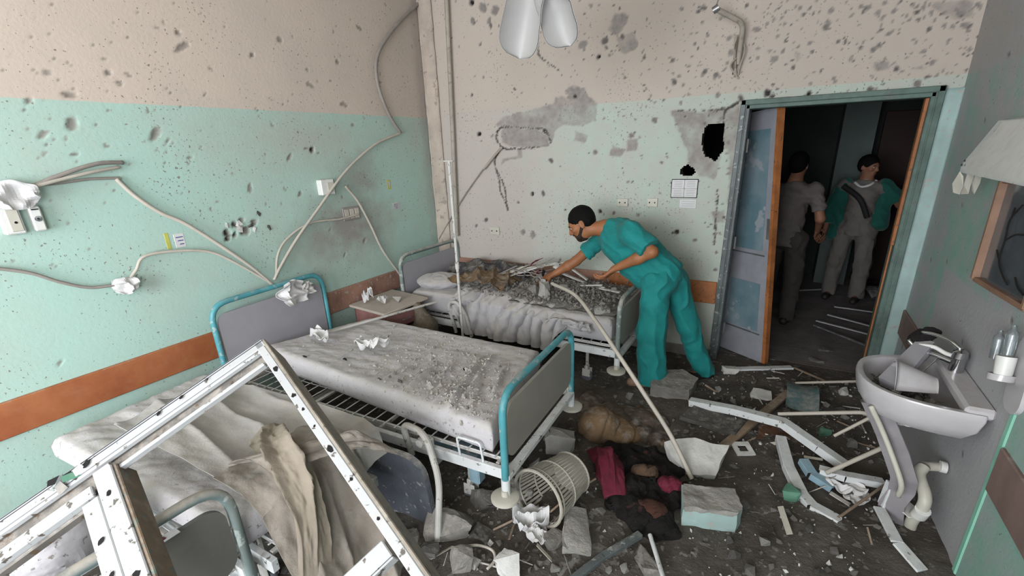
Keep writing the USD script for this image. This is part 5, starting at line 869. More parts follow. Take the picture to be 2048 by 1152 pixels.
man = Thing('person', 'man in teal scrubs bending over the far bed and reaching into the rubble', 'person', (2.75, -.62, 0.02))
man.part('body', blend(body, .0075), MT['skin'], smooth=True)
man.part('hair', hair_cap(HL, HR, j['hd'], 1.03), MT['hair'], smooth=True); man.part('beard', beard_cap(HL, HR, 1.06), MT['beard'], smooth=True, label='short dark beard'); eyes(man, HL, HR, 1.06)
hemL, hemR = lerp(j['ls'], j['le'], .88), lerp(j['rs'], j['re'], .62)
back = lerp(j['ch'], j['pel'], .5)+A([.015, 0, .03])
sh = [limb(j['nk']+A([.045, 0, -.005]), j['ch'], .085, .135, .05, j['nk']+A([-.005, 0, .0]), unit([-1, 0, .25])), limb(j['ch'], back, .142, .135, .05), limb(back, j['pel']+A([-.01, 0, .0]), .14, .165, .05, j['pel']+A([.035, 0, -.075]), unit([.45, 0, -1])), limb(j['ch'], j['ls'], .12, .078, .05), limb(j['ch'], j['rs'], .12, .075, .05),
      limb(j['ch']+A([.0, 0, -.06]), j['pel']+A([-.15, 0, -.03]), .10, .10, .06), limb(aty((1228, 500), -.62), aty((1262, 528), -.64), .08, .085, .06), limb(aty((1262, 528), -.64), j['pel']+A([-.05, 0, -.02]), .085, .11, .06), limb(j['ls'], j['le'], .090, .084, .035, hemL, j['le']-j['ls']), limb(j['rs'], j['re'], .078, .072, .035, hemR, j['re']-j['rs'])]
man.part('shirt', blend(sh, .0085, folds(9, .03, 5, (3, 2.2, 4), 16, .007)), MT['scrubs'], smooth=True, label='loose teal scrub shirt')
cutL, cutR = (j['la']+A([0, 0, -.055]), A([0, 0, -1.])), (j['ra']+A([0, 0, -.05]), A([.2, 0, -1.]))
tr = [limb(j['pel']+A([0, 0, .0]), j['lh'], .135, .118, .05), limb(j['pel'], j['rh'], .135, .115, .05), limb(j['lh'], j['lk'], .118, .112, .04), limb(j['lk'], j['la']+A([.015, 0, -.08]), .112, .118, .04, *cutL), limb(j['rh'], j['rk'], .112, .088, .04), limb(j['rk'], j['ra']+(j['ra']-j['rk'])*.2, .088, .084, .04, *cutR)]
man.part('trousers', blend(tr, .0085, folds(7, .03, 9, (3, 2.5, .5), 15, .010)), MT['scrubs'], smooth=True, label='wide teal scrub trousers')
man.part('shoe', blend([('c', (A([j['la'][0]+.03, j['la'][1], .045]), toeL, .038, .036), .02), ('c', (A([j['la'][0]+.04, j['la'][1], .05]), j['la']-A([0, 0, .0]), .036, .03), .02)], .008), M('sandal', '8b6e5c', .7), smooth=True); man.part('shoe', blend([('c', (A([j['ra'][0]+.05, j['ra'][1]+.01, .045]), toeR, .038, .036), .02)], .008), MT['black'], smooth=True)

# two people standing in the dark corridor
def standing(label, at, face, hgt, hd_px, mats, arms, seed, extra=None, lean=0.0, legs=None):
    x, y = at; s = hgt/1.75; f = unit(face); r = A([f[1], -f[0], 0]); Z = lambda *v: A([x, y, 0.])+f*v[0]*s+r*v[1]*s+A([0, 0, v[2]*s])
    k = dict(pel=Z(0, 0, .95), ch=Z(.01, 0, 1.32), nk=Z(0, 0, 1.47), hd=Z(.03, 0, 1.62), ls=Z(0, -.19, 1.40), rs=Z(0, .19, 1.40), lh=Z(0, -.10, .88), rh=Z(0, .10, .88))
    lg = legs or ((-.12, .02), (.12, -.02)); k |= dict(lk=Z(.03, lg[0][0], .48), la=Z(lg[0][1], lg[0][0]-.01, .085), rk=Z(.03, lg[1][0], .48), ra=Z(lg[1][1], lg[1][0]+.01, .085))
    (le, lw), (re, rw) = arms; k |= dict(le=Z(*le), lw=Z(*lw), re=Z(*re), rw=Z(*rw))
    P, L, R = head_prims(k['hd'], f if extra is None else extra.get('look', f), (0, 0, 1), s)
    P += [limb(k['hd']-A([0, 0, .06]), k['nk'], .05, .056), limb(k['nk'], k['ch'], .06, .115, .04), limb(k['ch'], k['pel'], .12, .12, .05), limb(k['ch'], k['ls'], .08, .052, .04), limb(k['ch'], k['rs'], .08, .052, .04)]
    for q in 'lr': P += [limb(k[q+'s'], k[q+'e'], .05, .04), limb(k[q+'e'], k[q+'w'], .039, .026), limb(k['pel'], k[q+'h'], .1, .085, .05), limb(k[q+'h'], k[q+'k'], .08, .056), limb(k[q+'k'], k[q+'a'], .054, .036)]
    for q, sd in (('l', 1), ('r', -1)): P += hand_prims(k[q+'w'], unit(k[q+'w']-k[q+'e']), f*.3+A([0, 0, -.4])+r*.2, sd, .6, s)+foot_prims(k[q+'a'], k[q+'a']*A([1, 1, 0])+f*.15+A([0, 0, .04]))
    t = Thing('person', label, 'person', (x, y, 0)); t.part('body', blend(P, .011), MT['skin_dark'], smooth=True)
    t.part('hair', hair_cap(L, R, k['hd'], s*1.03, h=.009), MT['hair'], smooth=True); eyes(t, L, R, s)
    sp = [limb(k['nk']-A([0, 0, .04]), k['ch'], .085, .135, .05, k['nk'], (0, 0, 1.)), limb(k['ch'], k['pel']-A([0, 0, .10]), .14, .145, .05, k['pel']-A([0, 0, .12]), (0, 0, -1.)), limb(k['ch'], k['ls'], .1, .07, .05), limb(k['ch'], k['rs'], .1, .07, .05)]
    for q in 'lr': e = lerp(k[q+'s'], k[q+'e'], mats[3]); sp.append(limb(k[q+'s'], k[q+'e'], .07, .066, .03, e, k[q+'e']-k[q+'s']))
    t.part('shirt', blend(sp, .012, folds(9, .025, seed, (3, 2, 4), 15, .01)), MT[mats[0]], smooth=True)
    tp = []
    for q in 'lr': tp += [limb(k['pel'], k[q+'h'], .125, .11, .05), limb(k[q+'h'], k[q+'k'], .108, .088, .03), limb(k[q+'k'], k[q+'a']-A([0, 0, .06]), .088, .08, .03, k[q+'a']-A([0, 0, .04]), (0, 0, -1.))]
    t.part('trousers', blend(tp, .012, folds(8, .02, seed+2, (3, 2.5, 1), 14, .01)), MT[mats[1]], smooth=True)
    for q in 'lr': a0 = k[q+'a']*A([1, 1, 0])+A([0, 0, .04]); t.part('shoe', blend([('c', (a0-f*.05, a0+f*.17, .042, .036), .02)], .01), MT[mats[2]], smooth=True)
    return t, k, L, R, f, r
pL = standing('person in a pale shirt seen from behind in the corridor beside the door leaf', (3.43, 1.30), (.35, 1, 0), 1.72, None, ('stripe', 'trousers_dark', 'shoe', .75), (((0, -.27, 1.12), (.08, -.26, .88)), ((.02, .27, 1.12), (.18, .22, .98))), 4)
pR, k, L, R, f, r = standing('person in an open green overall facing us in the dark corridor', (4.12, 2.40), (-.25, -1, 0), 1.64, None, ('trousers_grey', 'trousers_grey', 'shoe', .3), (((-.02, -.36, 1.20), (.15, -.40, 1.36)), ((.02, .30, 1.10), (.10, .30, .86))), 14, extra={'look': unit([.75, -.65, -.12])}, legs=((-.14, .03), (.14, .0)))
gp = [limb(k['ls'], k['le'], .085, .085, .03, lerp(k['ls'], k['le'], .9), k['le']-k['ls']), limb(k['rs'], k['re'], .085, .09, .03), limb(k['re'], k['rw'], .09, .085, .03, lerp(k['re'], k['rw'], .7), k['rw']-k['re']), limb(k['ls']-f*.05+A([0, 0, -.03]), k['lh']+r*-.10+A([0, 0, .1]), .08, .10, .05), limb(k['rs']-f*.05+A([0, 0, -.03]), k['rh']+r*.10+A([0, 0, -.05]), .08, .10, .05), limb(k['ch']-f*.09, k['pel']-f*.1, .10, .12, .05)]
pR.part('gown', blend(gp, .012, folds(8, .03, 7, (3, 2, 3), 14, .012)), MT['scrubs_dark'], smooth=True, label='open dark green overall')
pR.part('collar', tube(spline([k['nk']+f*a+r*b+A([0, 0, c]) for a, b, c in ((.02, -.09, -.01), (.10, -.05, -.05), (.12, .02, -.07), (.06, .09, -.03))], 5), .014, 8), MT['paper'], label='pale collar')
pR.part('strap', tube(spline([k['rs']+f*.14+A([0, 0, .0]), k['ch']+f*.18-A([0, 0, .05]), k['pel']+f*.17+r*-.10+A([0, 0, .1])], 6), .03, 8), MT['black'], label='dark strap across the chest')
# ------------------------------------------------------------------ sink corner
YS, ZS, XF = -1.475, .752, 3.85                                   # basin centre, rim height, front
def dshape(s, n=48, r=.0, back=0.0):
    o = []
    for t in np.linspace(0, 2*np.pi, n, endpoint=False):
        c, q = math.cos(t), math.sin(t); cx = abs(c)**.75*np.sign(c); cy = abs(q)**.8*np.sign(q)
        x = cx*(.40 if c < 0 else .03); o.append((W-.035+x*s-(back if c > 0 else 0)*1.0-(1-s)*.17, YS+cy*.295*s))
    return A(o)
rings = [(.30, ZS-.19), (.55, ZS-.185), (.80, ZS-.15), (.95, ZS-.09), (1.0, ZS-.03), (1.0, ZS-.008), (.985, ZS), (.90, ZS), (.875, ZS-.008), (.86, ZS-.03), (.80, ZS-.09), (.62, ZS-.13), (.30, ZS-.145), (.05, ZS-.148)]
def ringmesh(rs, n=48):
    V = np.vstack([np.c_[dshape(s, n), np.full(n, z)] for s, z in rs]); F = []
    for i in range(len(rs)-1):
        for q in range(n): p, a, b, c = i*n+q, i*n+(q+1) % n, (i+1)*n+(q+1) % n, (i+1)*n+q; F += [(p, a, b), (p, b, c)]
    V = np.vstack([V, V[:n].mean(0), V[-n:].mean(0)]); k = len(rs)*n
    for q in range(n): F += [(k, (q+1) % n, q), (k+1, (len(rs)-1)*n+q, (len(rs)-1)*n+(q+1) % n)]
    m = T(V, F); return m if m.volume > 0 else T(V, np.array(F)[:, ::-1])
tiltS = rotx(.02); sk = Thing('wash_basin', 'chipped white wash basin on the right wall, full of rubbish', 'basin', (W-.2, YS, ZS-.19))
sk.part('basin', ringmesh(rings), MT['ceramic'], smooth=50); sk.part('back_ledge', cbox(.10, .56, .05, .012, (W-.045, YS, ZS+.0)), MT['ceramic'])
sk.part('drain_neck', lathe([(0, ZS-.25), (.03, ZS-.25), (.035, ZS-.18), (0, ZS-.18)], 16, (W-.22, YS, 0)), MT['plastic_white']); sk.part('overflow_knob', lathe([(0, -.02), (.02, -.02), (.022, .02), (0, .02)], 14, atx((1817, 842), 4.0), None), MT['plastic_white'])
tp = Thing('tap', 'chrome mixer tap with a long swung spout above the basin', 'tap', (W-.05, YS+.08, ZS)); tb = A([W-.05, YS+.10, ZS+.06]); 
tp.part('tap_body', cat(lathe([(0, -.06), (.028, -.06), (.026, .03), (.03, .035), (.028, .065), (.015, .075), (0, .075)], 18, tb)), MT['chrome'], smooth=40)
tp.part('spout', tube(spline([tb+A([0, 0, .0]), tb+A([-.06, .05, .01]), tb+A([-.13, .10, .015]), tb+A([-.17, .13, .045])], 7), .013, 12), MT['chrome'], smooth=True); tp.part('lever', tube(spline([tb+A([0, 0, .075]), tb+A([-.04, .04, .10]), tb+A([-.09, .09, .105]), tb+A([-.13, .12, .098])], 6), [.012]*6+[.009]*12+[.008], 10), MT['chrome'], smooth=True)
hs = [aty(p, y) for p, y in (((1838, 690), YS+.20), ((1868, 694), YS+.17), ((1895, 708), YS+.13), ((1932, 716), YS+.08))]
one('hose', tube(spline(hs, 7), .010, 10), MT['plastic_white'], 'white curved hose from the tap over the grey board in the basin', 'hose', smooth=True)
# things lying in the basin
bq = [aty((1760, 770), YS-.02), aty((1838, 690), YS+.26), aty((1868, 700), YS+.22), aty((1800, 790), YS-.10)]; bq = A(bq)
one('metal_case', sheet(A([[lerp(lerp(bq[0], bq[1], s), lerp(bq[3], bq[2], s), t) for t in np.linspace(0, 1, 4)] for s in np.linspace(0, 1, 6)]), .05), MT['panel_grey'], 'grey slanting case lying across the far end of the basin', 'case', smooth=30)
one('steel_bar', bar(aty((1790, 785), YS-.12), aty((1872, 712), YS+.17), .03, .012), MT['steel'], 'steel bar along the grey case in the basin', 'bar')
one('torn_scrap', solid(lambda p: rcone(p, hs[0]+A([.0, .05, .01]), hs[0]+A([.05, .04, .06]), .04, .03)+.05*(meshkit.fbm(p*22, 3, 3)-.5), hs[0]-A([.1, .1, .1]), hs[0]+A([.15, .15, .16]), .01), MT['char'], 'dark torn scrap at the top end of the case in the basin', 'scrap', smooth=True)
u, v = np.meshgrid(np.linspace(-1, 1, 14), np.linspace(0, 1, 14), indexing='ij'); dd0 = A([W-.20, YS-.02, ZS-.06])
one('broken_ceramic', sheet(np.stack([dd0[0]-.10+.16*v, dd0[1]+.10*u*(1-.4*v), dd0[2]+.03+.10*(1-u**2)*(1-v*.6)], -1), .012), MT['ceramic'], 'curved broken piece of white ceramic lying in the basin', 'ceramic shard', smooth=True)
gb = np.random.default_rng(5); pts = [A([W-.22+np.clip(gb.normal(0, .08), -.12, .08), YS+np.clip(gb.normal(0, .12), -.17, .17), ZS-.118+.02*abs(gb.normal())]) for _ in range(420)]
one('basin_rubble', grit(pts, gb.lognormal(-4.2, .5, 420), 9), MT['rubble'], 'plaster crumbs and dust filling the wash basin', 'grit', kind='stuff', smooth=False)
# soap dispenser and holder
ds = atx((2005, 745), W-.05); dp = Thing('soap_dispenser', 'pale wall dispenser with a white cup beside the basin', 'dispenser', ds)
dp.part('back_plate', xf(extrude(rrect(.14, .30, .06), .02, A([[0, 0, -1], [1, 0, 0], [0, 1, 0.]])), rotx(-.12), (W+.004, ds[1]-.03, ds[2]+.01)), MT['ceramic'])
dp.part('cup', lathe([(0, -.045), (.026, -.045), (.03, .045), (.024, .045), (.021, -.03), (0, -.03)], 20, ds+A([-.0, 0, .02]), rotx(-.25)), MT['plastic_white'], smooth=40); dp.part('holder_ring', lathe([(.032, -.012), (.040, -.012), (.040, .012), (.032, .012)], 22, ds+A([0, 0, -.02]), rotx(-.25)), MT['ceramic'], smooth=40)
for k, px in enumerate(((1995, 690), (2022, 682))):
    b_ = atx(px, W-.05); one('bottle', lathe([(0, -.055), (.016, -.055), (.018, .02), (.016, .035), (.008, .045), (.008, .06), (0, .06)], 16, b_, rotx(-.2)), MT['glassy'], ['clear bottle by the tap, left of two', 'clear bottle above the white cup, right of two'][k], 'bottle', smooth=40)
# pipework and trailing parts under the basin
pw_ = Thing('waste_pipe', 'grey waste pipe hanging loose below the basin', 'pipe', (W-.1, YS, 0)); 
pw_.part('wall_stub', tube([atx((1888, 934), W-.01), atx((1846, 932), W-.10)], .022, 14), MT['plastic_cream']); pw_.part('stub_collar', lathe([(0, -.012), (.028, -.012), (.028, .012), (0, .012)], 16, atx((1886, 934), W-.02), roty(math.pi/2)), MT['plastic_white'])
pw_.part('trap', tube(spline([atx((1848, 932), W-.10), atx((1838, 950), W-.12), atx((1850, 990), W-.10), atx((1845, 1015), W-.10), atx((1822, 1045), W-.11), atx((1818, 1080), W-.10), atx((1830, 1105), W-.09)], 7), .026, 14), MT['plastic_cream'], smooth=True)
for k, (q0, q1) in enumerate((((1846, 1020), (1838, 1030)), ((1818, 1068), (1819, 1080)))): a, b = atx(q0, W-.10), atx(q1, W-.10); pw_.part('pipe_collar', tube([a, b], .031, 14), MT['plastic_white'])
pc = [atx(p, W-x) for p, x in (((1748, 808), .36), ((1768, 850), .30), ((1790, 905), .24), ((1808, 960), .19), ((1802, 985), .18), ((1782, 1010), .20), ((1780, 1048), .18))]
one('hanging_strip', cloth(lambda u, v: np.stack([np.interp(u*(len(pc)-1), np.arange(len(pc)), A(pc)[:, k]) for k in range(3)], -1)+A([.045, -.025, .02])*(v-.5)[..., None]*2, 60, 8, 5, .008, (6, 2), .005), MT['panel_lilac'], 'long torn grey strip hanging from the basin front to the floor', 'strip', smooth=50)
one('bracket_strip', tube(spline([p+A([-.02, -.05, .01]) for p in pc[:5]], 6), .012, 8), MT['plastic_cream'], 'pale tube running down beside the torn strip under the basin', 'tube', smooth=True)
one('bent_profile', cat(bar(atx((1758, 1015), W-.24), atx((1795, 1085), W-.20), .05, .012), bar(atx((1795, 1085), W-.20), atx((1845, 1142), W-.12), .055, .012), bar(atx((1762, 1010), W-.23), atx((1780, 965), W-.22), .045, .012)), MT['white_paint'], 'bent white profile standing on the floor below the waste pipe', 'profile')
one('white_plate', bar(atx((1796, 1000), W-.16), atx((1836, 1035), W-.10), .09, .006), MT['plastic_white'], 'white plate wedged behind the loose waste pipe', 'plate')

# mirror and lamp on the right wall
mr = Thing('mirror', 'cracked mirror in a wooden frame on the right wall above the basin', 'mirror', (W, -1.46, 1.45)); m0, m1 = A([W-.012, -1.18, 1.195]), A([W-.012, -1.76, 1.74]); sl_ = .02
C4 = [A([W-.014, -1.185, 1.185]), A([W-.014, -1.17, 1.635]), A([W-.014, -1.75, 1.66]), A([W-.014, -1.76, 1.215])]
mr.part('glass', sheet(A([[C4[0], C4[1]], [C4[3], C4[2]]]), .01), MT['mirror'])
for a, b in ((0, 1), (1, 2), (2, 3), (3, 0)): mr.part('frame_bar', bar(C4[a]+A([-.006, 0, 0]), C4[b]+A([-.006, 0, 0]), .022, .045 if a in (0, 2) else .03, .003, (1, 0, 0) if a in (1, 3) else (1, 0, 0)), MT['wood_frame'])
for pts in ([(2046, 410), (2020, 440), (2010, 480), (1998, 520), (2005, 550), (2015, 570)], [(2030, 555), (2035, 575), (2046, 590)], [(2030, 415), (2022, 438)], [(1998, 520), (1994, 500)], [(2048, 470), (2030, 470), (2012, 480)]):
    mr.part('crack', tube(spline([atx(p, W-.027) for p in pts], 5), .0035, 5), MT['dark_void'])
lp = Thing('mirror_lamp', 'white wedge-shaped wall lamp above the mirror, its cover broken', 'lamp', (W, -1.3, 1.7)); y0, y1 = -1.02, -1.85
lp.part('housing', hull([(W, y, z) for y in (y0, y1) for z in (1.66, 1.90)]+[(W-.06, y, 1.89) for y in (y0+.02, y1)]+[(W-.155, y, z) for y in (y0-.02, y1) for z in (1.665, 1.70)]), MT['white_paint'])
lp.part('cover', hull([(W-.157, y, z) for y in (y0-.10, y1) for z in (1.67, 1.71)]+[(W-.075, y, 1.885) for y in (y0-.10, y1)]+[(W-.162, y, 1.70) for y in (y0-.10, y1)]), MT['plastic_white'])
for k, (y, z) in enumerate(((-1.06, 1.70), (-1.09, 1.72), (-1.12, 1.70))): lp.part('screw', lathe([(0, 0), (.006, 0), (.004, .004), (0, .004)], 8, (W-.158, y, z), roty(-math.pi/2)), MT['ink'])
g = np.random.default_rng(31)
for k in range(3): c = A([W-.10-.02*k, y0-.05-.03*k, 1.665]); lp.part('torn_shard', sheet(A([[c+A([.03*i-.02*k, .008*j+.01*i, -.045*j-.008*i]) for j in range(3)] for i in range(2)])+g.normal(size=(2, 3, 3))*.006, .002), MT['plastic_cream'])

# strips lying in the corridor
for k, (a, b, m) in enumerate((((1632, 641), (1752, 672), 'strip_metal'), ((1655, 629), (1742, 652), 'strip_metal'), ((1668, 613), (1748, 624), 'strip_metal'), ((1628, 650), (1735, 692), 'slab_blue'), ((1582, 581), (1660, 578), 'strip_metal'))):
    one('metal_strip', bar(atz(a, .03), atz(b, .012), .03, .012), MT[m], ['bright metal strip on the corridor floor, nearest the door', 'bright metal strip on the corridor floor, second from the door', 'bright metal strip on the corridor floor, third from the door', 'dark metal strip on the corridor floor at the threshold', 'thin metal strip far back on the corridor floor'][k], 'strip')
for k, px in enumerate(((1650, 700), (1632, 722))): one('floor_scrap', slab(rrect(.11, .05, .02).difference(Point(.05, .02).buffer(.02)), .012, 40+k, .004, .03), MT['rubble_dark'], 'x', 'scrap') if 0 else chunk('floor_scrap', atz(px, .01), (.12, .06, .03), 140+k, 'rubble_dark', ['dark flat scrap on the corridor floor, farther one', 'dark flat scrap on the corridor floor, nearer the threshold'][k], cat='scrap')
chunk('fallen_pipe', aty((1765, 560), 2.6)*A([1, 1, 0])+A([0, 0, .0]), (.35, .25, .16), 143, 'blanket_dark', 'dark heap on the corridor floor behind the person in green', cat='heap')

# ------------------------------------------------------------------ the floor of the ward
def blob2(w, h, seed, n=11, j=.25):
    g = np.random.default_rng(seed); return Polygon([(w/2*(1+g.uniform(-j, j))*math.cos(2*math.pi*k/n+g.uniform(-.15, .15)), h/2*(1+g.uniform(-j, j))*math.sin(2*math.pi*k/n)) for k in range(n)]).buffer(0)
def put(m, px, R=np.eye(3), sink=.012, h=.03):
    m = xf(m, R); p = onfloor(px, h); c = (m.bounds[0]+m.bounds[1])/2; return xf(m, None, A([p[0]-c[0], p[1]-c[1], p[2]-m.bounds[0, 2]-sink]))
def quadslab(corners, h, seed, rough=.012, step=.03): return slab(Polygon(corners), h, seed, rough, step)
one('concrete_slab', put(quadslab([(-.17, -.12), (.10, -.15), (.18, .02), (.08, .13), (-.12, .10)], .10, 3), (1347, 782), rotz(.3)@rotx(.12)), MT['rubble'], 'grey broken concrete block on the floor by the man\'s feet', 'block', smooth=25)
one('floor_plate', put(quadslab([(-.20, -.12), (.16, -.14), (.20, .10), (-.14, .14)], .03, 4, .006), (1428, 838), rotz(-.1)), MT['rubble_dark'], 'flat dark slab lying right of the concrete block', 'slab', smooth=25)
one('plaster_slab', put(quadslab([(-.19, .04), (-.15, -.04), (-.03, -.13), (.10, -.11), (.17, .10), (.09, .09), (-.02, .11), (-.10, .09)], .05, 5, .01), (1385, 932), rotz(.15)@rotx(.45)), MT['plaster_white'], 'white irregular plaster slab at the lower end of the flexible tube', 'slab', smooth=25)
mb = Thing('painted_block', 'big rubble block with mint painted sides right of the charred heap', 'block', onfloor((1418, 1030))); RB = rotz(.35)
mb.part('painted_body', put(quadslab([(-.145, -.09), (.11, -.10), (.145, -.05), (.135, .08), (-.12, .095)], .105, 6, .006), (1416, 1030), RB), MT['mint_plaster']); topz = FZ(*onfloor((1416, 1030))[:2])+.085
mtop = xf(quadslab([(-.14, -.085), (.105, -.095), (.14, -.05), (.13, .075), (-.115, .09)], .03, 16, .016, .02), RB); pc_ = onfloor((1416, 1030)); mb.part('broken_top', xf(mtop, None, A([pc_[0], pc_[1], topz])-A([0, 0, .0])), MT['rubble_light'])
for nm, px, sz, sd, mt, lab, rz in (('stone', (1120, 897), (.22, .17, .16), 21, 'rubble_light', 'roundish pale stone beside the near footboard of the middle bed', .2), ('stone', (1068, 942), (.11, .09, .09), 22, 'rubble_light', 'small pale stone under the corner of the middle bed footboard', .5), ('stone', (1045, 962), (.28, .11, .08), 23, 'rubble', 'long grey stone behind the tipped wastebasket', -.6), ('stone', (1042, 985), (.17, .13, .10), 24, 'rubble', 'grey stone against the left of the wastebasket', .3), ('stone', (897, 1058), (.27, .16, .13), 25, 'rubble', 'grey oblong block right of the fallen guard arm', .6), ('stone', (965, 1010), (.20, .12, .10), 26, 'rubble_dark', 'dark stone left of the bed bumper', .2), ('stone', (962, 1072), (.14, .10, .05), 27, 'rubble_dark', 'flat dark stone left of the wastebasket mouth', .1), ('stone', (925, 1128), (.12, .10, .09), 28, 'rubble', 'grey stone near the bottom edge left of the looped hose', .8), ('stone', (948, 1132), (.06, .05, .05), 29, 'rubble_light', 'tiny pale stone near the bottom edge by the looped hose', .1), ('stone', (1108, 1085), (.14, .10, .07), 30, 'rubble', 'grey stone between the wastebasket and the long pale chunk', 1.2), ('stone', (1155, 1078), (.15, .32, .09), 31, 'rubble_light', 'long pale upright chunk right of the wastebasket', .35), ('stone', (1520, 792), (.16, .12, .06), 32, 'plaster_white', 'pale crumbly lump in front of the open door', .2), ('stone', (1688, 787), (.07, .08, .06), 33, 'plaster_white', 'small white lump on the floor left of the basin', .2), ('stone', (1285, 1122), (.20, .09, .05), 34, 'rubble', 'thin grey splinter at the bottom edge by the white rod', -.8), ('stone', (1240, 865), (.10, .08, .06), 35, 'rubble_dark', 'dark lump on the tan blanket heap', .2), ('stone', (1345, 905), (.10, .08, .06), 36, 'rubble', 'grey lump beside the white plaster slab', .9), ('stone', (1480, 1010), (.10, .08, .05), 37, 'rubble_dark', 'dark lump right of the painted block', .9), ('stone', (810, 1085), (.16, .12, .09), 38, 'rubble', 'grey stone left of the oblong block near the frame stile', .9), ('stone', (860, 1110), (.11, .09, .07), 39, 'rubble_dark', 'dark stone beside the frame stile at the bottom edge', .4), ('stone', (1015, 1146), (.12, .10, .12), 43, 'plaster_white', 'white broken piece at the bottom edge below the looped hose', .4), ('stone', (1460, 745), (.12, .09, .07), 44, 'plaster_white', 'white broken plaster at the foot of the door frame', .5)):
    chunk(nm, onfloor(px)*A([1, 1, 1]), sz, sd, mt, lab, rz, cat='stone')
# wastebasket of slats, tipped over
wb = Thing('wastebasket', 'cream slatted plastic wastebasket tipped on its side', 'wastebasket', onfloor((1080, 1030)))
bc = A([2.475, -2.44, FZ(2.47, -2.44)+.150]); ax_ = unit([.22, .95, -.06]); bx_ = unit(np.cross(ax_, [0, 0, 1])); bz_ = np.cross(bx_, ax_); RBk = np.stack([bx_, bz_, ax_], 1)
def ringt(r, z, th): t = np.linspace(0, 2*np.pi, 33); return tube(bc+(np.stack([r*np.cos(t), r*np.sin(t), 0*t+z], 1))@RBk.T, th, 7)
wb.part('rim', cat(ringt(.152, 0, .009), ringt(.148, .03, .005)), MT['wicker']); wb.part('band', ringt(.136, .14, .005), MT['wicker']); wb.part('base_rim', ringt(.115, .29, .008), MT['wicker']); wb.part('base', lathe([(0, .28), (.11, .28), (.115, .29), (0, .292)], 28, bc, RBk), MT['wicker'])
for k in range(44): t = 2*math.pi*k/44; a, b = A([.148*math.cos(t), .148*math.sin(t), .03]), A([.116*math.cos(t), .116*math.sin(t), .285]); wb.part('slat', bar(bc+RBk@a, bc+RBk@b, .0125, .003, .001, RBk@A([math.cos(t), math.sin(t), 0])), MT['wicker'])
one('stick', tube([onfloor((1100, 1040))+A([0, 0, .05]), lerp(onfloor((1100, 1040)), onfloor((1190, 990)), .5)+A([0, 0, .10]), onfloor((1190, 990))+A([0, 0, .11])], .006, 7), MT['wood_pale'], 'thin pale stick from the wastebasket to the red cloth', 'stick', smooth=True)
for k, (px, r, h) in enumerate((((1062, 1052), (.10, .07, .09), 41), ((1078, 1085), (.06, .06, .06), 42))): wad(onfloor(px)+A([0, 0, .0]), r, h, ['crumpled white plastic at the mouth of the wastebasket', 'small crumpled white scrap below the wastebasket'][k], rotz(.7))
# blankets and the charred heap
def mound(cs, amp, seed, sc=9., rid=.0):
    def f(p):
        d = None
        for c, r in cs: e = ell(p, c, r); d = e if d is None else smin(d, e, .06)
        return d+amp*(meshkit.fbm(p*sc, 4, seed)-.5)+rid*(1-np.abs(np.sin(p[..., 0]*24+p[..., 1]*15+9*meshkit.fbm(p*4, 2, seed+2))))**2
    lo, hi = np.min([A(c)-A(r) for c, r in cs], 0)-.06, np.max([A(c)+A(r) for c, r in cs], 0)+.06; return solid(f, lo, hi, .011)
F3 = lambda px, dz: onfloor(px)+A([0, 0, dz])
one('blanket', mound([(F3((1195, 865), .05), (.13, .13, .13)), (F3((1235, 868), .02), (.15, .12, .08))], .05, 4, 8, .014), MT['blanket_tan'], 'tan blanket bundled into a round heap beyond the footboard', 'blanket', smooth=True)
one('blanket', mound([(F3((1215, 835), .0), (.22, .16, .06)), (F3((1280, 850), .0), (.20, .22, .07)), (F3((1310, 880), .0), (.14, .10, .05)), (F3((1170, 800), .0), (.16, .12, .05))], .06, 14, 8, .02), M('blanket_umber', '5f5348', .95, var=.25, scale=5, bump=.6, dust=.4, spots=.3, spotcol='7b5a44', sscale=8), 'dirty brown blanket spread on the floor behind the tan heap', 'blanket', smooth=True)
one('charred_heap', mound([(F3((1255, 925), .0), (.20, .16, .08)), (F3((1310, 935), .0), (.16, .14, .07)), (F3((1275, 1010), .0), (.17, .18, .08)), (F3((1310, 1050), .0), (.13, .11, .06)), (F3((1335, 985), .0), (.14, .12, .06))], .11, 24, 15, .02), MT['char'], 'black charred heap of burnt cloth in the middle of the floor', 'charred heap', smooth=True)
one('red_cloth', cloth(lambda u, v: np.stack([np.interp(u, [0, .4, 1], [F3((1195, 912), 0)[0], F3((1215, 950), 0)[0], F3((1235, 1008), 0)[0]])+(v-.5)*.13, np.interp(u, [0, .4, 1], [F3((1195, 912), 0)[1], F3((1215, 950), 0)[1], F3((1235, 1008), 0)[1]])+(v-.5)*.06, .03+.14*np.sin(np.pi*np.clip(u*.75+.12, 0, 1))*(1-(2*v-1)**2*.55)], -1), 60, 40, 6, .03, (3, 4), .006, ridge=.03, rdir=(.3, 1), rf=9, taper=.3), MT['red_cloth'], 'crimson cloth draped on the left side of the charred heap', 'cloth', smooth=70)
one('red_cloth', mound([(F3((1338, 988), .06), (.07, .06, .05))], .05, 34, 16, .02), MT['red_cloth'], 'small scrap of crimson cloth on the right of the charred heap', 'cloth', smooth=True)
one('scorched_cloth', mound([(F3((1300, 1035), .05), (.09, .06, .05))], .05, 44, 16, .02), MT['char_brown'], 'reddish-brown scorched scrap on the front of the charred heap', 'cloth', smooth=True)
one('scorched_cloth', mound([(F3((1290, 965), .07), (.08, .05, .05))], .06, 45, 16, .02), M('scorch_ochre', '5b4636', .95, var=.3, bump=.8), 'ochre scorched scrap in the middle of the charred heap', 'cloth', smooth=True)
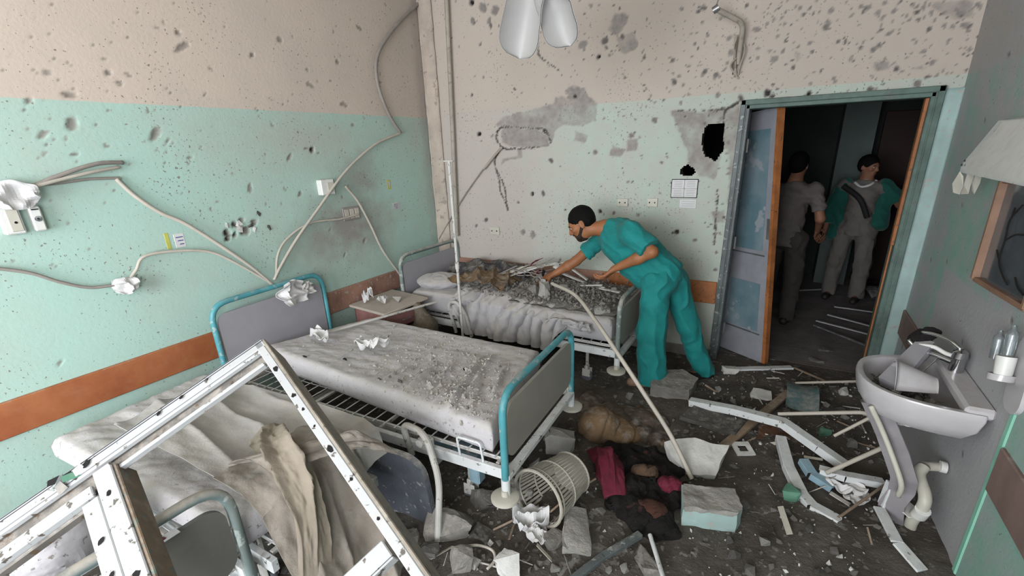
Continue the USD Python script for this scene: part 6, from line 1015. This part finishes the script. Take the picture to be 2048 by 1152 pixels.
# white channels, strips, rods
def channel(pts, w, h, th=.004):
    o = []
    for a, b in zip(pts[:-1], pts[1:]):
        x = unit(b-a); y = unit(np.cross([0, 0, 1], x)); z = np.cross(x, y); o += [bar(a-x*.002, b+x*.002, w, th, .001), bar(a+y*(w/2)-z*h/2, b+y*(w/2)-z*h/2, th, h, .001), bar(a-y*(w/2)-z*h/2, b-y*(w/2)-z*h/2, th, h, .001)]
    return cat(o)
OF = lambda px, z: onfloor(px)*A([1, 1, 1])+A([0, 0, z])
def lifted(px, z): p = atz(px, z); return p
one('bent_channel', channel([lifted((1380, 800), .11), lifted((1455, 815), .13), lifted((1565, 845), .16)], .065, .05), MT['light_blue'], 'pale blue half of the long bent channel in the middle of the floor', 'channel') if 0 else None
ch = Thing('bent_channel', 'long white metal channel kinked in the middle, lying across the floor', 'channel', OF((1560, 850), 0)); ch.part('web', channel([lifted((1380, 798), .09), lifted((1470, 815), .13), lifted((1568, 840), .17), lifted((1640, 890), .12), lifted((1695, 928), .07)], .06, .045), MT['white_paint'])
ch2 = Thing('bent_channel', 'white channel bent like a hook, in front of the tangled strips', 'channel', OF((1600, 980), 0)); ch2.part('web', channel([lifted((1562, 872), .10), lifted((1578, 930), .08), lifted((1605, 985), .06), lifted((1625, 1008), .055), lifted((1680, 1038), .05)], .055, .04), MT['white_paint'])
one('metal_rod', tube([lifted((1676, 1036), .05), lifted((1772, 968), .08)], .007, 7), MT['wood_pale'], 'thin rod running from the hooked channel towards the basin', 'rod', smooth=True)
ch3 = Thing('bent_channel', 'short bluish channel curling under the tube frame', 'channel', OF((1640, 950), 0)); ch3.part('web', channel([lifted((1608, 918), .10), lifted((1625, 945), .08), lifted((1668, 972), .06)], .05, .035), MT['light_blue'])
ch4 = Thing('bent_channel', 'twisted white channel nearest the foot of the basin', 'channel', OF((1720, 960), 0)); ch4.part('web', channel([lifted((1640, 935), .10), lifted((1690, 948), .10), lifted((1730, 955), .09), lifted((1768, 962), .08)], .05, .035), MT['white_paint'])
tf = Thing('chair_frame', 'pale bent tube frame of a broken chair leaning by the basin', 'chair frame', OF((1680, 880), 0)); tz = [lifted((1556, 828), .16), lifted((1740, 824), .30), lifted((1782, 888), .28), lifted((1652, 946), .10)]
tf.part('hoop', tube(bends(tz, .07, 7), .012, 10), MT['cable'], smooth=True); tf.part('brace', tube([lifted((1668, 872), .12), lifted((1738, 836), .27)], .010, 8), MT['cable'], smooth=True)
one('metal_rod', tube([lifted((1590, 766), .05), lifted((1732, 762), .12)], .010, 8), MT['cable'], 'straight pale rod between the door and the basin', 'rod', smooth=True)
one('door_trim', bar(lifted((1468, 738), .04), lifted((1584, 735), .035), .055, .016), MT['white_paint'], 'white trim strip on the floor at the threshold', 'strip')
one('plank', bar(lifted((1438, 900), .04), lifted((1578, 784), .06), .055, .022), MT['wood_pale'], 'dusty wooden plank under the long kinked channel', 'plank')
one('thin_batten', bar(lifted((1588, 735), .03), lifted((1650, 762), .03), .02, .012), MT['wood_pale'], 'thin batten on the floor in the doorway', 'batten')
tc = [onfloor((1602, 775)), onfloor((1602, 828))]; u, v = np.meshgrid(np.linspace(0, 1, 16), np.linspace(-1, 1, 8), indexing='ij')
one('teal_sheet', sheet(np.stack([lerp(tc[0][0], tc[1][0], u)+v*.10, lerp(tc[0][1], tc[1][1], u), .04+.05*np.sin(np.pi*u)+.02*v**2], -1), .006), MT['teal_sheet'], 'curved blue-grey sheet on the floor left of the basin', 'sheet of plastic', smooth=True)
sq = sbox(-.055, -.055, .055, .055).difference(sbox(-.028, -.028, .028, .028)); one('socket_frame', put(extrude(sq, .012), (1485, 901), rotz(.5)@rotx(.15), .0), MT['plastic_white'], 'square white socket frame lying on the floor', 'socket frame')
chunk('green_lump', onfloor((1580, 995)), (.09, .09, .08), 61, 'green_plastic', 'round green lump beside the hooked channel', n=30, rough=.8, cat='lump'); chunk('green_lump', onfloor((1650, 872)), (.09, .06, .06), 62, 'green_plastic', 'small green lump under the tube frame', cat='lump')
one('rusty_plate', put(quadslab([(-.14, -.10), (.12, -.12), (.15, .10), (-.1, .12)], .015, 63, .01), (1560, 868), rotz(.2)), M('rust', '6a4a36', .9, var=.25, spots=.4, spotcol='4a423c', dust=.3), 'rust-brown plate beneath the long kinked channel', 'plate', smooth=30)
one('white_rod', tube([lifted((1300, 1070), .04), lifted((1330, 1165), .05)], .011, 8), MT['white_paint'], 'white rod leading off the bottom edge of the picture', 'rod', smooth=True)
one('metal_track', channel([lifted((1140, 1160), .05), lifted((1205, 1110), .05), lifted((1280, 1066), .05)], .032, .02), MT['frame_grey'], 'grey metal track lying right of the long pale chunk', 'track')
one('hose', tube(spline([OF(p, .03) for p in ((915, 1105), (955, 1100), (985, 1110), (990, 1130), (975, 1148))], 7), .007, 7), MT['cable'], 'thin looped hose on the rubble near the bottom edge', 'hose', smooth=True)
for k, (px, r, sd, lab) in enumerate((((1688, 985), (.09, .05, .05), 51, 'crumpled white foil between the channels and the basin, left one'), ((1712, 1000), (.07, .05, .04), 52, 'crumpled white foil between the channels and the basin, right one'), ((1465, 838), (.05, .04, .03), 53, 'pale crumpled scrap beside the flat dark slab'), ((1060, 740), (.05, .04, .03), 54, ''))):
    if lab: wad(onfloor(px), r, sd, lab, rotz(k))
one('scrap_strip', bar(lifted((1690, 1040), .03), lifted((1715, 1062), .03), .03, .008), MT['rubble'], 'short grey strip below the hooked channel', 'strip'); one('scrap_strip', bar(lifted((1660, 985), .05), lifted((1700, 1010), .03), .03, .006), MT['white_dirty'], 'short white strip among the crumpled foil', 'strip')

# loose stones by area, and the gravel between them
ALLP, ALLS = [], []; LT_ = cKDTree(np.vstack(LOW))
def scatter(box, n, seed, s0=-3.35, sg=.42):
    g = np.random.default_rng(seed); pts, szs = [], []
    while len(pts) < n:
        px = (g.uniform(box[0], box[2]), g.uniform(box[1], box[3])); p = onfloor(px)
        if not (.1 < p[0] < W-.06 and -4.2 < p[1] < -.04): continue
        s = float(np.clip(g.lognormal(s0, sg), .018, .10))
        if LT_.query(p)[0] < s*.75+.012: continue
        if any(np.hypot(*(p-q)[:2]) < .55*(s+r_) for q, r_ in zip(pts+ALLP, szs+ALLS)): continue
        pts.append(p+A([0, 0, s*.2])); szs.append(s)
    ALLP.extend(pts); ALLS.extend(szs); return pts, szs
for box, n, lab, grp, sd in (((800, 1000, 1250, 1150), 46, 'small broken stone on the floor below the middle bed and round the wastebasket', 'stones round the wastebasket', 61), ((1150, 780, 1480, 900), 26, 'small broken stone on the floor behind the charred heap', 'stones behind the charred heap', 62), ((1380, 740, 1740, 900), 38, 'small broken stone on the floor between the door and the basin', 'stones between door and basin', 63), ((1330, 900, 1760, 1150), 34, 'small broken stone on the bare floor at the lower right', 'stones at the lower right', 64), ((980, 880, 1180, 1000), 22, 'small broken stone on the floor at the foot of the middle bed', 'stones at the bed foot', 65)):
    p_, s_ = scatter(box, n, sd); flock('rubble_stone', p_, s_, ROCKS, ['rubble', 'rubble_dark', 'rubble_light', 'rubble'], lab, 'stone', grp, sd)
SPL = [cbox(1, .10, .03, .01), cbox(1, .06, .05, .01), hull([(-.5, -.05, 0), (.5, -.02, 0), (.45, .06, .0), (-.4, .08, .0), (-.45, 0, .05), (.4, .02, .04)]), cbox(1, .16, .02, .006)]
for box, n, lab, grp, sd in (((1400, 745, 1740, 900), 22, 'thin splinter or strip among the litter between the door and the basin', 'splinters between door and basin', 91), ((1350, 900, 1740, 1100), 12, 'thin splinter on the bare floor at the lower right', 'splinters at the lower right', 92), ((830, 1020, 1150, 1150), 10, 'thin splinter in the rubble round the wastebasket', 'splinters round the wastebasket', 93)):
    p_, s_ = scatter(box, n, sd, -3.2, .3); g = np.random.default_rng(sd); flock('splinter', [q+A([0, 0, .012]) for q in p_], [float(np.clip(g.lognormal(-2.3, .4), .05, .2)) for _ in p_], SPL, ['wood_pale', 'white_dirty', 'rubble_light', 'plastic_cream'], lab, 'splinter', grp, sd)
g = np.random.default_rng(77); pts, sz = [], []
for _ in range(5200):
    x, y = g.uniform(1.2, W-.05), -abs(g.uniform(.02, 3.6)); pts.append(A([x, y, FZ(x, y)-.002])); sz.append(g.lognormal(-4.75, .5))
tag(stage.GetPrimAtPath(struct('gravel', grit(pts, sz, 12), M('gravel', '67615b', .95, var=.3, scale=5), parent='/World/floor')), kind='stuff')
g = np.random.default_rng(78); pts = [atz((g.uniform(1380, 1750), g.uniform(740, 900)), .03) for _ in range(260)]+[atz((g.uniform(850, 1760), g.uniform(900, 1150)), .03) for _ in range(170)]; pts = [A([p[0], p[1], FZ(p[0], p[1])+.001]) for p in pts if p[0] < W-.05 and p[1] < -.05]
tag(stage.GetPrimAtPath(struct('plaster_chips', grit(pts, g.lognormal(-4.6, .55, len(pts)), 14), MT['plaster_white'], parent='/World/floor')), kind='stuff')
